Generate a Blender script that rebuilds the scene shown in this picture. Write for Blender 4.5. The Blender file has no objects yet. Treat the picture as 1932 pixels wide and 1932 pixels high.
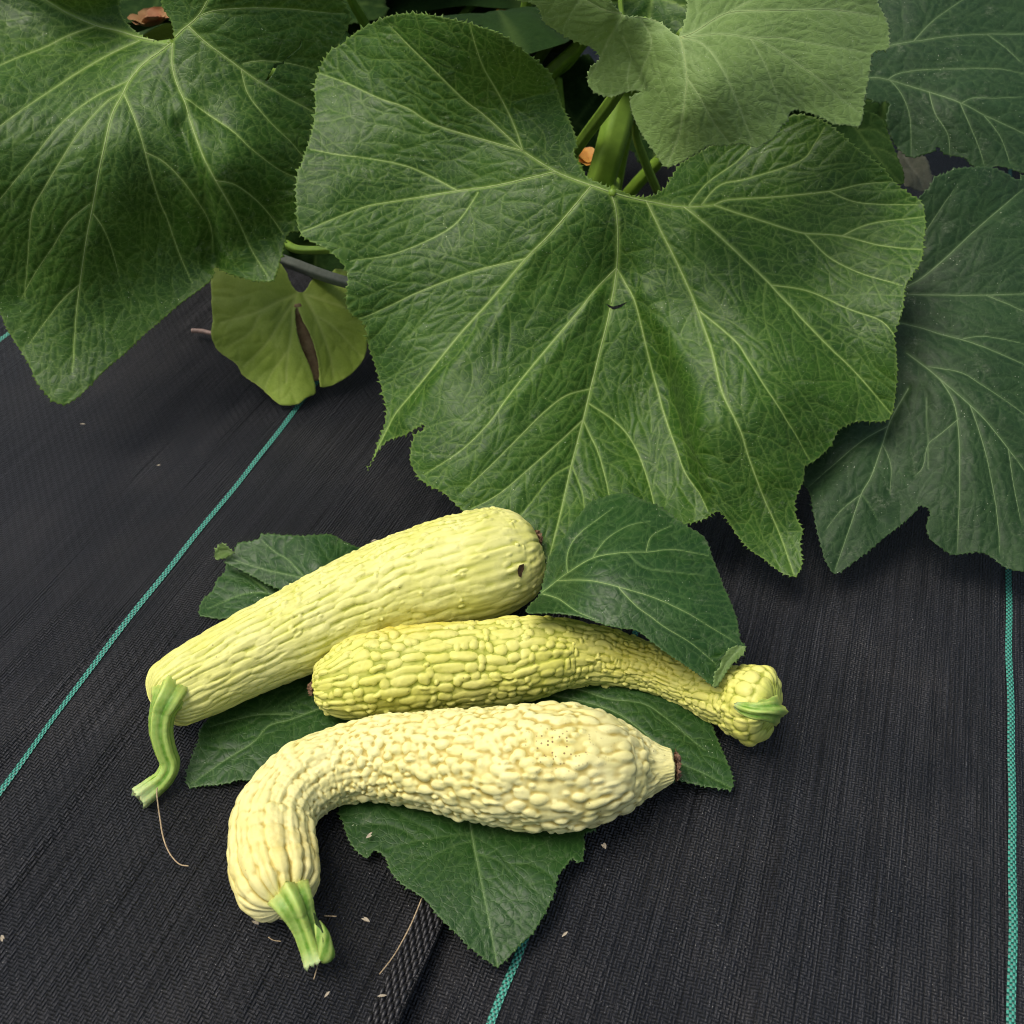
import bpy, math, random, time
import numpy as np
from mathutils import Vector, Matrix
from mathutils.geometry import delaunay_2d_cdt
T0 = time.time()
random.seed(7)
RNG = np.random.default_rng(11)
scene = bpy.context.scene
COL = scene.collection

# ------------------------------------------------------------------ camera
CAM_H = 0.63
PITCH = math.radians(40.3)
FPX = 2025.0            # focal length in units of a 1932 px wide frame
cam = bpy.data.cameras.new("camera"); camo = bpy.data.objects.new("camera", cam); COL.objects.link(camo)
camo.location = (0, 0, CAM_H); camo.rotation_euler = (math.pi/2-PITCH, 0, 0)
cam.sensor_width = 36; cam.lens = 36*FPX/1932; cam.clip_start = .02; cam.clip_end = 200
cam.dof.use_dof = True; cam.dof.focus_distance = .80; cam.dof.aperture_fstop = 13.0
scene.camera = camo
scene.render.resolution_x = 1024; scene.render.resolution_y = 1024

# ------------------------------------------------------------------ light
SUN_EL, SUN_AZ = math.radians(68), math.radians(-100)    # azimuth from +Y towards +X
world = bpy.data.worlds.new("World"); scene.world = world; world.use_nodes = True
wn = world.node_tree; wn.nodes.clear()
sky = wn.nodes.new('ShaderNodeTexSky'); sky.sky_type = 'NISHITA'; sky.sun_disc = False
sky.sun_elevation = SUN_EL; sky.sun_rotation = SUN_AZ
sky.air_density = 1.0; sky.dust_density = 6.0; sky.ozone_density = .6
bg = wn.nodes.new('ShaderNodeBackground'); bg.inputs['Strength'].default_value = .10
wo = wn.nodes.new('ShaderNodeOutputWorld')
wn.links.new(sky.outputs[0], bg.inputs[0]); wn.links.new(bg.outputs[0], wo.inputs[0])
sun = bpy.data.lights.new("sun", 'SUN'); suno = bpy.data.objects.new("sun", sun); COL.objects.link(suno)
sun.energy = 1.4; sun.angle = math.radians(34); sun.color = (1, .96, .9)
sd = Vector((math.sin(SUN_AZ)*math.cos(SUN_EL), math.cos(SUN_AZ)*math.cos(SUN_EL), math.sin(SUN_EL)))
suno.rotation_euler = sd.to_track_quat('Z', 'Y').to_euler()
scene.view_settings.view_transform = 'Standard'; scene.view_settings.look = 'None'
scene.view_settings.gamma = 1; scene.view_settings.exposure = 0.57
scene.view_settings.use_curve_mapping = False
scene.render.engine = 'CYCLES'; scene.cycles.filter_width = 1.0; scene.cycles.use_adaptive_sampling = True; scene.cycles.adaptive_threshold = .02
scene.cycles.max_bounces = 5; scene.cycles.diffuse_bounces = 3; scene.cycles.glossy_bounces = 2; scene.cycles.transmission_bounces = 3

# ------------------------------------------------------------------ geometry of the view
cP, sP = math.cos(PITCH), math.sin(PITCH)
FW = np.array([0, cP, -sP]); UPV = np.array([0, sP, cP]); RT = np.array([1., 0, 0])
CAMP = np.array([0, 0, CAM_H])
def P(x, y, z):
    x = np.asarray(x, float); y = np.asarray(y, float); z = np.asarray(z, float)
    dx = (x-966)/FPX; dy = (966-y)/FPX
    d = FW + dx[..., None]*RT + dy[..., None]*UPV
    t = (z-CAM_H)/d[..., 2]
    return CAMP + t[..., None]*d
def depth(w): return (np.asarray(w)-CAMP) @ FW
def Q(x0, y0, w, pts):      # points read in a zoomed view of the photograph
    s = w/1932/1.96739
    return [(x0/1.96739+a*s, y0/1.96739+b*s) for a, b in pts]

# ------------------------------------------------------------------ helpers
def link(name, me, mat=None, parent=None, **props):
    o = bpy.data.objects.new(name, me); COL.objects.link(o)
    if mat and me: me.materials.append(mat)
    if parent is not None: o.parent = parent
    for k, v in props.items(): o[k] = v
    return o
def empty(name, loc=(0, 0, 0), **props):
    o = bpy.data.objects.new(name, None); COL.objects.link(o); o.empty_display_size = .02
    o.location = loc
    for k, v in props.items(): o[k] = v
    return o
def mesh_np(name, V, F, smooth=True, attrs=None, uv=None):
    me = bpy.data.meshes.new(name)
    V = np.asarray(V, np.float32); F = np.asarray(F, np.int32)
    k = F.shape[1]
    me.vertices.add(len(V)); me.vertices.foreach_set('co', V.ravel())
    me.loops.add(F.size); me.loops.foreach_set('vertex_index', F.ravel())
    me.polygons.add(len(F)); me.polygons.foreach_set('loop_start', np.arange(0, F.size, k, dtype=np.int32))
    me.update(calc_edges=True)
    if smooth: me.polygons.foreach_set('use_smooth', np.ones(len(F), bool))
    for n, a in (attrs or {}).items():
        at = me.attributes.new(n, 'FLOAT', 'POINT'); at.data.foreach_set('value', np.asarray(a, np.float32).ravel())
    if uv is not None:
        at = me.attributes.new('leafuv', 'FLOAT_VECTOR', 'POINT')
        u3 = np.zeros((len(V), 3), np.float32); u3[:, :2] = uv
        at.data.foreach_set('vector', u3.ravel())
    me.validate()
    return me
def local(V, o):             # world points -> an empty's local frame (translation only)
    return np.asarray(V)-np.array(o.location)
def vnoise(ny, nx, cy, cx, rng, per_x=False):   # smooth value noise
    gy = max(2, int(cy))+3; gx = max(2, int(cx))+(0 if per_x else 3)
    g = rng.uniform(-1, 1, (gy, gx))
    y = np.linspace(0, cy, ny)[:, None]; x = np.linspace(0, cx if not per_x else gx, nx, endpoint=not per_x)[None, :]
    iy = np.floor(y).astype(int); ix = np.floor(x).astype(int)
    fy = y-iy; fx = x-ix; fy = fy*fy*(3-2*fy); fx = fx*fx*(3-2*fx)
    iy = np.clip(iy, 0, gy-2)
    if per_x: i0 = ix % gx; i1 = (ix+1) % gx
    else: i0 = np.clip(ix, 0, gx-2); i1 = i0+1
    return (g[iy, i0]*(1-fy)*(1-fx)+g[iy, i1]*(1-fy)*fx+g[iy+1, i0]*fy*(1-fx)+g[iy+1, i1]*fy*fx)
def resample(p, step, closed=False):
    p = np.asarray(p, float)
    if closed: p = np.vstack([p, p[:1]])
    d = np.r_[0, np.cumsum(np.linalg.norm(np.diff(p, axis=0), axis=1))]
    n = max(2, int(round(d[-1]/step))+1)
    t = np.linspace(0, d[-1], n)
    if closed: t = t[:-1]
    return np.stack([np.interp(t, d, p[:, k]) for k in range(p.shape[1])], 1)
def catmull(p, n=8, closed=False):
    p = np.asarray(p, float)
    if len(p) < 3: return resample(p, np.linalg.norm(p[-1]-p[0])/n)
    out = []
    m = len(p)
    for i in range(m if closed else m-1):
        if closed: a, b, c, d = p[(i-1) % m], p[i], p[(i+1) % m], p[(i+2) % m]
        else: a, b, c, d = p[max(i-1, 0)], p[i], p[i+1], p[min(i+2, m-1)]
        for k in range(n):
            t = k/n
            out.append(.5*((2*b)+(c-a)*t+(2*a-5*b+4*c-d)*t*t+(3*b-a-3*c+d)*t**3))
    if not closed: out.append(p[-1])
    return np.array(out)
def inside(poly, X, Y):
    r = np.zeros(X.shape, bool); x0, y0 = poly[:, 0], poly[:, 1]
    x1, y1 = np.roll(x0, -1), np.roll(y0, -1)
    for a, b, c, d in zip(x0, y0, x1, y1):
        if b == d: continue
        lo, hi = (b, d) if b < d else (d, b)
        m = (Y >= lo) & (Y < hi)
        if m.any(): r[m] ^= X[m] < a+(Y[m]-b)*(c-a)/(d-b)
    return r
def tps(ctrl, X, Y, reg=1e-3):
    c = np.asarray(ctrl, float); xy = c[:, :2]/500; z = c[:, 2]; n = len(c)
    def K(d2): return .5*d2*np.log(d2+1e-9)
    d2 = ((xy[:, None]-xy[None])**2).sum(-1)
    A = np.zeros((n+3, n+3)); A[:n, :n] = K(d2)+reg*np.eye(n)
    A[:n, n] = 1; A[:n, n+1:] = xy; A[n, :n] = 1; A[n+1:, :n] = xy.T
    w = np.linalg.solve(A, np.r_[z, 0, 0, 0])
    out = w[n]+w[n+1]*X/500+w[n+2]*Y/500
    for i in range(n): out = out+w[i]*K((X/500-xy[i, 0])**2+(Y/500-xy[i, 1])**2)
    return out
def tube(pts, rad, n=10, ribs=0, ribamp=0.0, cap=True, twist=0.0, flat=1.0):
    pts = np.asarray(pts, float); rad = np.asarray(rad, float)
    T = np.gradient(pts, axis=0); T /= np.linalg.norm(T, axis=1)[:, None]+1e-12
    up = np.array([0, 0, 1.]) if abs(T[0, 2]) < .9 else np.array([0, 1., 0])
    N = up-T[0]*(up@T[0]); N /= np.linalg.norm(N)
    V = []; th = np.linspace(0, 2*np.pi, n, endpoint=False); rr = []
    for i in range(len(pts)):
        N = N-T[i]*(N@T[i]); N /= np.linalg.norm(N); B = np.cross(T[i], N)
        a = th+twist*i/len(pts)
        r = rad[i]*(1+ribamp*np.cos(ribs*a)) if ribs else rad[i]*np.ones(n)
        V.append(pts[i]+(np.cos(a)*r*flat)[:, None]*N+(np.sin(a)*r)[:, None]*B); rr.append(np.cos(ribs*a) if ribs else a*0)
    m = len(pts); V = np.vstack(V); F = []
    for i in range(m-1):
        for j in range(n):
            k = (j+1) % n; F.append((i*n+j, i*n+k, (i+1)*n+k, (i+1)*n+j))
    rr = np.concatenate(rr)
    if cap:
        V = np.vstack([V, pts[:1], pts[-1:]]); rr = np.r_[rr, 0, 0]
        a, b = len(V)-2, len(V)-1
        for j in range(n):
            k = (j+1) % n; F.append((a, k, j, a)); F.append((b, (m-1)*n+j, (m-1)*n+k, b))
    Fq = [f for f in F]
    return V, Fq, rr
def mesh_poly(name, V, F, smooth=True, attrs=None):
    F = [tuple(dict.fromkeys(f)) for f in F]
    me = bpy.data.meshes.new(name); me.from_pydata([tuple(map(float, v)) for v in V], [], F)
    if smooth: me.polygons.foreach_set('use_smooth', np.ones(len(F), bool))
    for n, a in (attrs or {}).items():
        at = me.attributes.new(n, 'FLOAT', 'POINT'); at.data.foreach_set('value', np.asarray(a, np.float32))
    return me

# ------------------------------------------------------------------ materials
class NT:
    def __init__(s, name):
        s.m = bpy.data.materials.new(name); s.m.use_nodes = True; s.t = s.m.node_tree; s.t.nodes.clear()
        s.out = s.n('ShaderNodeOutputMaterial')
    def n(s, k, **kw):
        x = s.t.nodes.new(k)
        for a, b in kw.items(): setattr(x, a, b)
        return x
    def l(s, a, b): s.t.links.new(a, b)
    def put(s, sock, v):
        if isinstance(v, bpy.types.NodeSocket): s.l(v, sock)
        elif isinstance(v, (tuple, list)) and len(v) == 3 and sock.type == 'RGBA': sock.default_value = (*v, 1)
        else: sock.default_value = v
    def math(s, op, a, b=0.0, c=0.0, clamp=False):
        x = s.n('ShaderNodeMath', operation=op, use_clamp=clamp)
        s.put(x.inputs[0], a); s.put(x.inputs[1], b); s.put(x.inputs[2], c); return x.outputs[0]
    def mix(s, f, a, b, mode='MIX'):
        x = s.n('ShaderNodeMix', data_type='RGBA', blend_type=mode)
        s.put(x.inputs[0], f); s.put(x.inputs[6], a); s.put(x.inputs[7], b); return x.outputs[2]
    def attr(s, n, vec=False):
        x = s.n('ShaderNodeAttribute', attribute_name=n); return x.outputs[1] if vec else x.outputs[2]
    def noise(s, vec, sc, det=3, rough=.55, col=False):
        x = s.n('ShaderNodeTexNoise'); x.inputs['Scale'].default_value = sc; x.inputs['Detail'].default_value = det
        x.inputs['Roughness'].default_value = rough
        if vec is not None: s.l(vec, x.inputs['Vector'])
        return x.outputs[1] if col else x.outputs[0]
    def vor(s, vec, sc, feat='DISTANCE_TO_EDGE', rnd=1.0):
        x = s.n('ShaderNodeTexVoronoi', feature=feat); x.inputs['Scale'].default_value = sc
        x.inputs['Randomness'].default_value = rnd
        if vec is not None: s.l(vec, x.inputs['Vector'])
        return x
    def ramp(s, f, a, b, lo=0.0, hi=1.0):
        x = s.n('ShaderNodeMapRange', clamp=True); s.put(x.inputs[0], f)
        x.inputs[1].default_value = a; x.inputs[2].default_value = b; x.inputs[3].default_value = lo; x.inputs[4].default_value = hi
        return x.outputs[0]
    def obj(s): return s.n('ShaderNodeTexCoord').outputs['Object']
    def mapping(s, vec, scale=(1, 1, 1), rot=(0, 0, 0)):
        x = s.n('ShaderNodeMapping'); s.l(vec, x.inputs[0]); x.inputs['Scale'].default_value = scale
        x.inputs['Rotation'].default_value = rot; return x.outputs[0]
    def bump(s, h, strength=.5, dist=.001, nrm=None):
        x = s.n('ShaderNodeBump'); x.inputs['Strength'].default_value = strength; x.inputs['Distance'].default_value = dist
        s.l(h, x.inputs['Height'])
        if nrm is not None: s.l(nrm, x.inputs['Normal'])
        return x.outputs[0]
    def bsdf(s, col, rough=.5, spec=.5, nrm=None, **kw):
        x = s.n('ShaderNodeBsdfPrincipled'); s.put(x.inputs['Base Color'], col); s.put(x.inputs['Roughness'], rough)
        s.put(x.inputs['Specular IOR Level'], spec)
        if nrm is not None: s.l(nrm, x.inputs['Normal'])
        for k, v in kw.items(): s.put(x.inputs[k.replace('_', ' ')], v)
        return x.outputs[0]
    def done(s, sh): s.l(sh, s.out.inputs[0]); return s.m

def leaf_mat(name, dark, light, vein, edge=None, rough=.5, transl=.12, fine=1.0, speck=True, spec=.34):
    m = NT(name)
    uv = m.attr('leafuv', True); v = m.attr('vein'); e = m.attr('edge'); hh = m.attr('hgt')
    warp = m.noise(uv, 2.2, 2, col=True)
    x = m.n('ShaderNodeVectorMath', operation='MULTIPLY_ADD'); m.l(warp, x.inputs[0]); x.inputs[1].default_value = (.35, .35, 0); m.l(uv, x.inputs[2])
    wv = x.outputs[0]
    cell = m.vor(wv, 6.5).outputs['Distance']          # fine net of veinlets
    net = m.ramp(cell, 0, .085, 1, 0)
    blotch = m.noise(uv, .9, 4); fineN = m.noise(uv, 26, 3, .7); mid = m.noise(uv, 5, 3)
    f = m.math('ADD', m.ramp(blotch, .3, .7, 0, .6), m.ramp(mid, .3, .7, 0, .4))
    f = m.math('ADD', f, m.ramp(fineN, .25, .75, -.22, .22), clamp=True)
    base = m.mix(f, dark, light)
    vc = m.mix(v, base, vein)
    vc = m.mix(m.math('MULTIPLY', net, .16*fine), vc, vein)
    vc = m.mix(m.math('MULTIPLY', e, .65), vc, edge or vein)
    if speck:
        sp = m.vor(uv, 16, 'F1'); g = m.ramp(m.noise(uv, 1.1, 1), .5, .64)
        s0 = m.math('MULTIPLY', m.ramp(sp.outputs['Distance'], .09, .13, 1, 0), g)
        sel = m.n('ShaderNodeSeparateColor'); m.l(sp.outputs['Color'], sel.inputs[0])
        s0 = m.math('MULTIPLY', s0, m.ramp(sel.outputs[0], .70, .72))
        vc = m.mix(s0, vc, (.55, .6, .42))
        mil = m.math('MULTIPLY', m.ramp(m.noise(uv, 1.7, 5, .7), .56, .72), m.ramp(m.noise(uv, 14, 3, .7), .45, .6, 0, .30))
        vc = m.mix(mil, vc, (.30, .34, .22))
    h = m.math('MULTIPLY', m.ramp(cell, 0, .10), .22*fine)
    h = m.math('ADD', h, m.math('MULTIPLY', m.noise(uv, 6, 2), .5))
    h = m.math('ADD', h, m.math('MULTIPLY', fineN, .2))
    nb = m.bump(h, .6, .001)
    rg = m.ramp(m.noise(uv, 3, 3), .3, .7, rough-.07, rough+.1)
    b = m.bsdf(vc, rg, spec, nb, Sheen_Weight=.03, Sheen_Roughness=.4)
    t = m.n('ShaderNodeBsdfTranslucent'); m.put(t.inputs[0], m.mix(.5, vc, (.16, .26, .03)))
    mx = m.n('ShaderNodeMixShader'); mx.inputs[0].default_value = transl
    m.l(b, mx.inputs[1]); m.l(t.outputs[0], mx.inputs[2])
    return m.done(mx.outputs[0])
VEIN = (.30, .38, .15)
M_leaf = leaf_mat('leaf_green', (.010, .044, .0025), (.038, .108, .006), (.21, .33, .065), rough=.47, spec=.28)
M_leafpale_lit = leaf_mat('leaf_pale_sky_lit', (.105, .185, .040), (.165, .265, .065), (.27, .38, .14), rough=.65)  # top leaf's sky brightness painted into the colour; curled undersides are truly pale
M_leafvignette = leaf_mat('leaf_vignette_green', (.005, .026, .004), (.015, .050, .009), (.07, .13, .04), rough=.6)  # green darkened to paint in the vignette on the right-hand leaves
M_leafcut = leaf_mat('leaf_cut_green', (.007, .036, .004), (.019, .068, .009), (.11, .20, .055), rough=.45)
M_leafshade = leaf_mat('leaf_back_shade', (.007, .024, .004), (.016, .044, .008), (.05, .09, .02), rough=.8, spec=.08, speck=False)  # shade deep in the plant painted in as a darker green
M_leafyellow = leaf_mat('leaf_yellowing', (.17, .26, .02), (.28, .38, .05), (.40, .48, .12), rough=.65, speck=False, fine=.3)
M_leafdead = leaf_mat('leaf_withered', (.10, .11, .07), (.22, .22, .15), (.26, .26, .18), rough=.8, fine=.5)
def simple(name, col, col2=None, sc=200, rough=.6, spec=.4, bump=.3, bd=.0006, **kw):
    m = NT(name); o = m.obj(); n = m.noise(o, sc, 4, .6)
    c = m.mix(m.ramp(n, .3, .7), col, col2 or tuple(.6*x for x in col))
    return m.done(m.bsdf(c, rough, spec, m.bump(n, bump, bd), **kw))
M_rib = simple('vein_rib_green', (.29, .37, .13), (.19, .28, .08), 300, .6)
M_ribdark = simple('vein_rib_dark', (.14, .21, .085), (.10, .16, .06), 300, .6)
M_petiole = simple('petiole_green', (.18, .30, .03), (.12, .22, .02), 90, .5)
M_petiolegrey = simple('petiole_grey', (.13, .15, .11), (.08, .095, .065), 120, .7)
M_petal = simple('petal_orange', (.42, .22, .03), (.34, .13, .015), 150, .6, Subsurface_Weight=.2, Subsurface_Scale=.005)
M_petalpale = simple('petal_withered', (.26, .17, .06), (.22, .07, .02), 60, .7)
M_straw = simple('straw_dry', (.45, .36, .22), (.28, .20, .11), 400, .8)
M_husk = simple('husk_pale', (.42, .37, .27), (.26, .22, .15), 500, .8)
M_scar = simple('scar_brown', (.10, .055, .03), (.28, .17, .10), 500, .9, .2, 1.0, .002)
M_scardark = simple('hole_brown', (.03, .017, .01), (.07, .045, .02), 800, .9, .2, .6, .001)
M_grain = simple('sand_white', (.7, .68, .62), (.45, .43, .4), 900, .8)
M_soil = simple('soil_greybrown', (.16, .135, .14), (.09, .075, .075), 30, .95, .2, 1.0, .01)

def stem_mat():
    m = NT('stem_green_ribbed'); o = m.obj(); r = m.attr('rib'); tt = m.attr('along')
    n = m.noise(o, 260, 3)
    c = m.mix(m.ramp(r, -.6, .9), (.10, .24, .012), (.42, .56, .12))
    c = m.mix(m.ramp(n, .35, .7, 0, .35), c, (.42, .55, .17))
    c = m.mix(m.ramp(tt, .82, 1, 0, .8), c, (.50, .60, .28))
    c = m.mix(m.ramp(tt, 0, .16, .85, 0), c, (.50, .55, .12))
    return m.done(m.bsdf(c, .5, .4, m.bump(n, .3, .0006), Subsurface_Weight=.15, Subsurface_Scale=.004))
M_stem = stem_mat()

def fruit_mat(name, base, pale, crease, patch, patch_amt, spots=None):
    m = NT(name); o = m.obj(); b = m.attr('bump'); pt = m.attr('patch')
    n1 = m.noise(o, 28, 4); n2 = m.noise(o, 700, 3, .6); n3 = m.noise(o, 150, 4, .6)
    c = m.mix(m.ramp(n1, .35, .65), base, pale)
    c = m.mix(m.attr('green'), c, (.36, .50, .07))
    c = m.mix(m.ramp(b, 0.08, .48, .85, 0), c, crease)  # greener crevices, with crease shading also painted into the skin colour
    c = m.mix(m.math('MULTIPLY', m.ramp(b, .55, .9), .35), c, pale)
    c = m.mix(m.math('MULTIPLY', pt, m.ramp(n3, .35, .6, patch_amt*.4, patch_amt)), c, patch)
    gr = m.vor(o, 260, 'F1'); gs = m.n('ShaderNodeSeparateColor'); m.l(gr.outputs['Color'], gs.inputs[0])
    g0 = m.math('MULTIPLY', m.ramp(gr.outputs['Distance'], .10, .2, .6, 0), m.ramp(gs.outputs[0], .955, .965))
    c = m.mix(g0, c, (.16, .11, .04))
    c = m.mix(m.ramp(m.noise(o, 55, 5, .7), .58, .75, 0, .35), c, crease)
    if spots:
        sp = m.vor(o, 420, 'F1'); sel = m.n('ShaderNodeSeparateColor'); m.l(sp.outputs['Color'], sel.inputs[0])
        s0 = m.math('MULTIPLY', m.ramp(sp.outputs['Distance'], .22, .32, 1, 0), m.ramp(sel.outputs[0], .5, .55))
        s0 = m.math('MULTIPLY', s0, m.attr('spots'))
        c = m.mix(s0, c, spots)
    h = m.math('ADD', m.math('MULTIPLY', n3, .8), m.math('MULTIPLY', n2, .25))
    return m.done(m.bsdf(c, m.ramp(n3, .3, .7, .46, .62), .32, m.bump(h, .5, .0011)))
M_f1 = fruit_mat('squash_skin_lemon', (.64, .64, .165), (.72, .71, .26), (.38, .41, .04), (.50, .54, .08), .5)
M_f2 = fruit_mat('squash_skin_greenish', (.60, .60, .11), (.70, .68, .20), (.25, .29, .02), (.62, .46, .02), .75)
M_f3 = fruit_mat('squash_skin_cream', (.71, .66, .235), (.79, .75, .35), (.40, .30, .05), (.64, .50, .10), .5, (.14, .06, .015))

def fabric_mat(name, tint=1.0):
    m = NT(name); uvn = m.attr('leafuv', True)
    sep = m.n('ShaderNodeSeparateXYZ'); m.l(uvn, sep.inputs[0]); u, v = sep.outputs[0], sep.outputs[1]
    nw = m.noise(m.mapping(uvn, (60, 7, 1)), 1, 2)
    uw = m.math('ADD', u, m.math('MULTIPLY', nw, .0012))
    p = .0022
    su = m.math('ABSOLUTE', m.math('SINE', m.math('MULTIPLY', uw, math.pi/p)))
    sv = m.math('ABSOLUTE', m.math('SINE', m.math('MULTIPLY', v, math.pi/p)))
    # 2/1-like float: which thread is on top
    ck = m.math('SINE', m.math('MULTIPLY', m.math('ADD', m.math('FLOOR', m.math('DIVIDE', uw, p)), m.math('FLOOR', m.math('DIVIDE', v, p))), math.pi/2*1.0))
    ck = m.ramp(ck, -.4, .4)
    w = m.math('ADD', m.math('MULTIPLY', su, ck), m.math('MULTIPLY', sv, m.math('SUBTRACT', 1.0, ck)))
    streak = m.noise(m.mapping(uvn, (420, 9, 1)), 1, 3, .6)
    streak2 = m.noise(m.mapping(uvn, (120, 3.5, 1)), 1, 3, .6)
    dust0 = m.noise(m.mapping(uvn, (14, 3, 1)), 1, 2)
    streak3 = m.noise(m.mapping(uvn, (1100, 30, 1)), 1, 2, .6)
    slub = m.noise(uvn, 300, 3, .7)
    dust = m.noise(uvn, 9, 4, .6)
    h = m.math('ADD', m.math('MULTIPLY', w, 2.2), m.math('MULTIPLY', m.ramp(streak, .45, .8), m.ramp(dust0, .4, .65, .3, 2.6)))
    h = m.math('ADD', h, m.math('MULTIPLY', m.ramp(streak2, .3, .75), 1.3))
    h = m.math('ADD', h, m.math('MULTIPLY', streak3, .35))
    h = m.math('ADD', h, m.math('MULTIPLY', slub, 1.1))
    c = m.mix(m.ramp(streak, .35, .75), tuple(tint*x for x in (.0062, .0068, .0082)), tuple(tint*x for x in (.024, .025, .028)))
    c = m.mix(m.math('MULTIPLY', m.ramp(dust, .45, .8), .5), c, (.07, .066, .062))
    gap = m.noise(m.mapping(uvn, (520, 6, 1)), 1, 1); cord = m.noise(m.mapping(uvn, (430, 7, 2)), 1, 1)
    c = m.mix(m.ramp(gap, .60, .66, 0, .6), c, (.0035, .0038, .0045))  # groove shade painted dark along the threads
    c = m.mix(m.ramp(cord, .62, .70, 0, .5), c, tuple(tint*x for x in (.042, .043, .047)))  # streaks of sheen painted in as lighter cords
    c = m.mix(m.ramp(w, .1, .7, .6, 0), c, (.004, .0042, .005))
    h = m.math('SUBTRACT', h, m.math('MULTIPLY', m.ramp(gap, .58, .66), 1.1)); h = m.math('ADD', h, m.math('MULTIPLY', m.ramp(cord, .6, .7), 1.1))
    sp = m.vor(uvn, 420, 'F1'); sel = m.n('ShaderNodeSeparateColor'); m.l(sp.outputs['Color'], sel.inputs[0])
    s0 = m.math('MULTIPLY', m.ramp(sp.outputs['Distance'], .12, .2, 1, 0), m.ramp(sel.outputs[0], .965, .975))
    s0 = m.math('MULTIPLY', s0, m.ramp(m.noise(uvn, 14, 2), .4, .6))
    c = m.mix(s0, c, (.28, .27, .25))
    return m.done(m.bsdf(c, m.ramp(slub, .3, .7, .36, .56), .5, m.bump(h, .9, .0014)))
M_fab = fabric_mat('woven_fabric_black', 1.25)
M_fab2 = fabric_mat('woven_fabric_black_sheen', 1.75)  # same black fabric, tinted lighter to paint in its sheen
M_fab3 = fabric_mat('woven_selvedge_black', .55)
def stripe_mat():
    m = NT('stripe_green_checks'); uvn = m.attr('leafuv', True)
    sep = m.n('ShaderNodeSeparateXYZ'); m.l(uvn, sep.inputs[0]); u, v = sep.outputs[0], sep.outputs[1]
    k = .00142
    a = m.math('FLOOR', m.math('DIVIDE', u, k)); b = m.math('FLOOR', m.math('DIVIDE', v, k*1.6))
    par = m.math('PINGPONG', m.math('ADD', a, b), 1.0)
    su = m.math('ABSOLUTE', m.math('SINE', m.math('MULTIPLY', u, math.pi/k)))
    sv = m.math('ABSOLUTE', m.math('SINE', m.math('MULTIPLY', v, math.pi/k/1.6)))
    n = m.noise(uvn, 200, 2)
    light = m.mix(n, (.035, .27, .19), (.085, .38, .28)); dk = m.mix(n, (.001, .045, .032), (.002, .07, .05))
    c = m.mix(par, light, dk)
    h = m.math('ADD', m.math('MULTIPLY', su, m.math('SUBTRACT', 1.0, par)), m.math('MULTIPLY', sv, par))
    return m.done(m.bsdf(c, .45, .5, m.bump(h, .7, .0006)))
M_stripe = stripe_mat()

# ------------------------------------------------------------------ ground and fabric
AZ = math.atan2(1905-966, FPX*cP+1716*sP)
Vd = np.array([math.sin(AZ), math.cos(AZ)]); Ud = np.array([math.cos(AZ), -math.sin(AZ)])
def uv_of(px, py):
    w = P(px, py, 0.0); return float(w[:2]@Ud), float(w[:2]@Vd)
g = mesh_np('ground', [(-80, -80, -.012), (80, -80, -.012), (80, 120, -.012), (-80, 120, -.012)], [(0, 1, 2, 3)], False)
link('ground', g, M_soil, kind='structure')
U_EDGE = uv_of(776, 1880)[0]
U_L = uv_of(300, 1120)[0]; U_C = uv_of(950, 1866)[0]; U_R = uv_of(1905, 1500)[0]
def nonuni(a, b, fa, fb, fine, coarse):
    s = [a]
    while s[-1] < b:
        x = s[-1]; st = fine if fa <= x <= fb else coarse
        s.append(min(b, x+st))
        if b-s[-1] < 1e-6: break
    return np.array(s)
def wrinkle(U, V, seed):
    r = np.random.default_rng(seed); h = np.zeros(np.broadcast(U, V).shape)
    for k in range(26):        # long ridges that run with the warp
        lam = r.uniform(.012, .05); ph = r.uniform(0, 6.3); kv = r.uniform(-1, 1)*r.uniform(1, 7)
        h += r.uniform(.2, 1)*lam*.013*np.sin(2*np.pi*U/lam+ph+.6*np.sin(kv*V*3+ph*2))*(.5+.5*np.sin(V*r.uniform(4, 14)+U*r.uniform(-15, 15)+ph*3))
    for k in range(10):
        lam = r.uniform(.15, .5); a = r.uniform(0, 6.3)
        h += lam*.0035*np.sin(2*np.pi*(U*math.cos(a)+V*math.sin(a)*.6)/lam+r.uniform(0, 6.3))
    return h
FOLDS = [(uv_of(*p)[0], a, w, v0, v1) for p, a, w, v0, v1 in [((1345, 1150), .0032, .004, .45, .85), ((1385, 1150), .0026, .003, .4, .8), ((1420, 1200), .0030, .005, .3, .8), ((1500, 1250), .0022, .004, .35, .7),
    ((1540, 1250), .0024, .005, .2, .65), ((1200, 1620), .0026, .004, .2, .5), ((1165, 1650), .0020, .003, .15, .45), ((1640, 1300), .0014, .004, .2, .6), ((1730, 1400), .0012, .004, .15, .5), ((1060, 1850), .0022, .004, .1, .4)]]
def folds(U, V):
    h = 0*U
    for u0, a, w, v0, v1 in FOLDS:
        m = (v0+v1)/2; e = np.exp(-((V-m)/((v1-v0)*.55))**4); uc = u0+.004*np.sin(V*13+u0*90)
        h = h+a*e*np.exp(-((U-uc)/w)**2)*(.7+.3*np.sin(V*40+u0*300))
    return h
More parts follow.
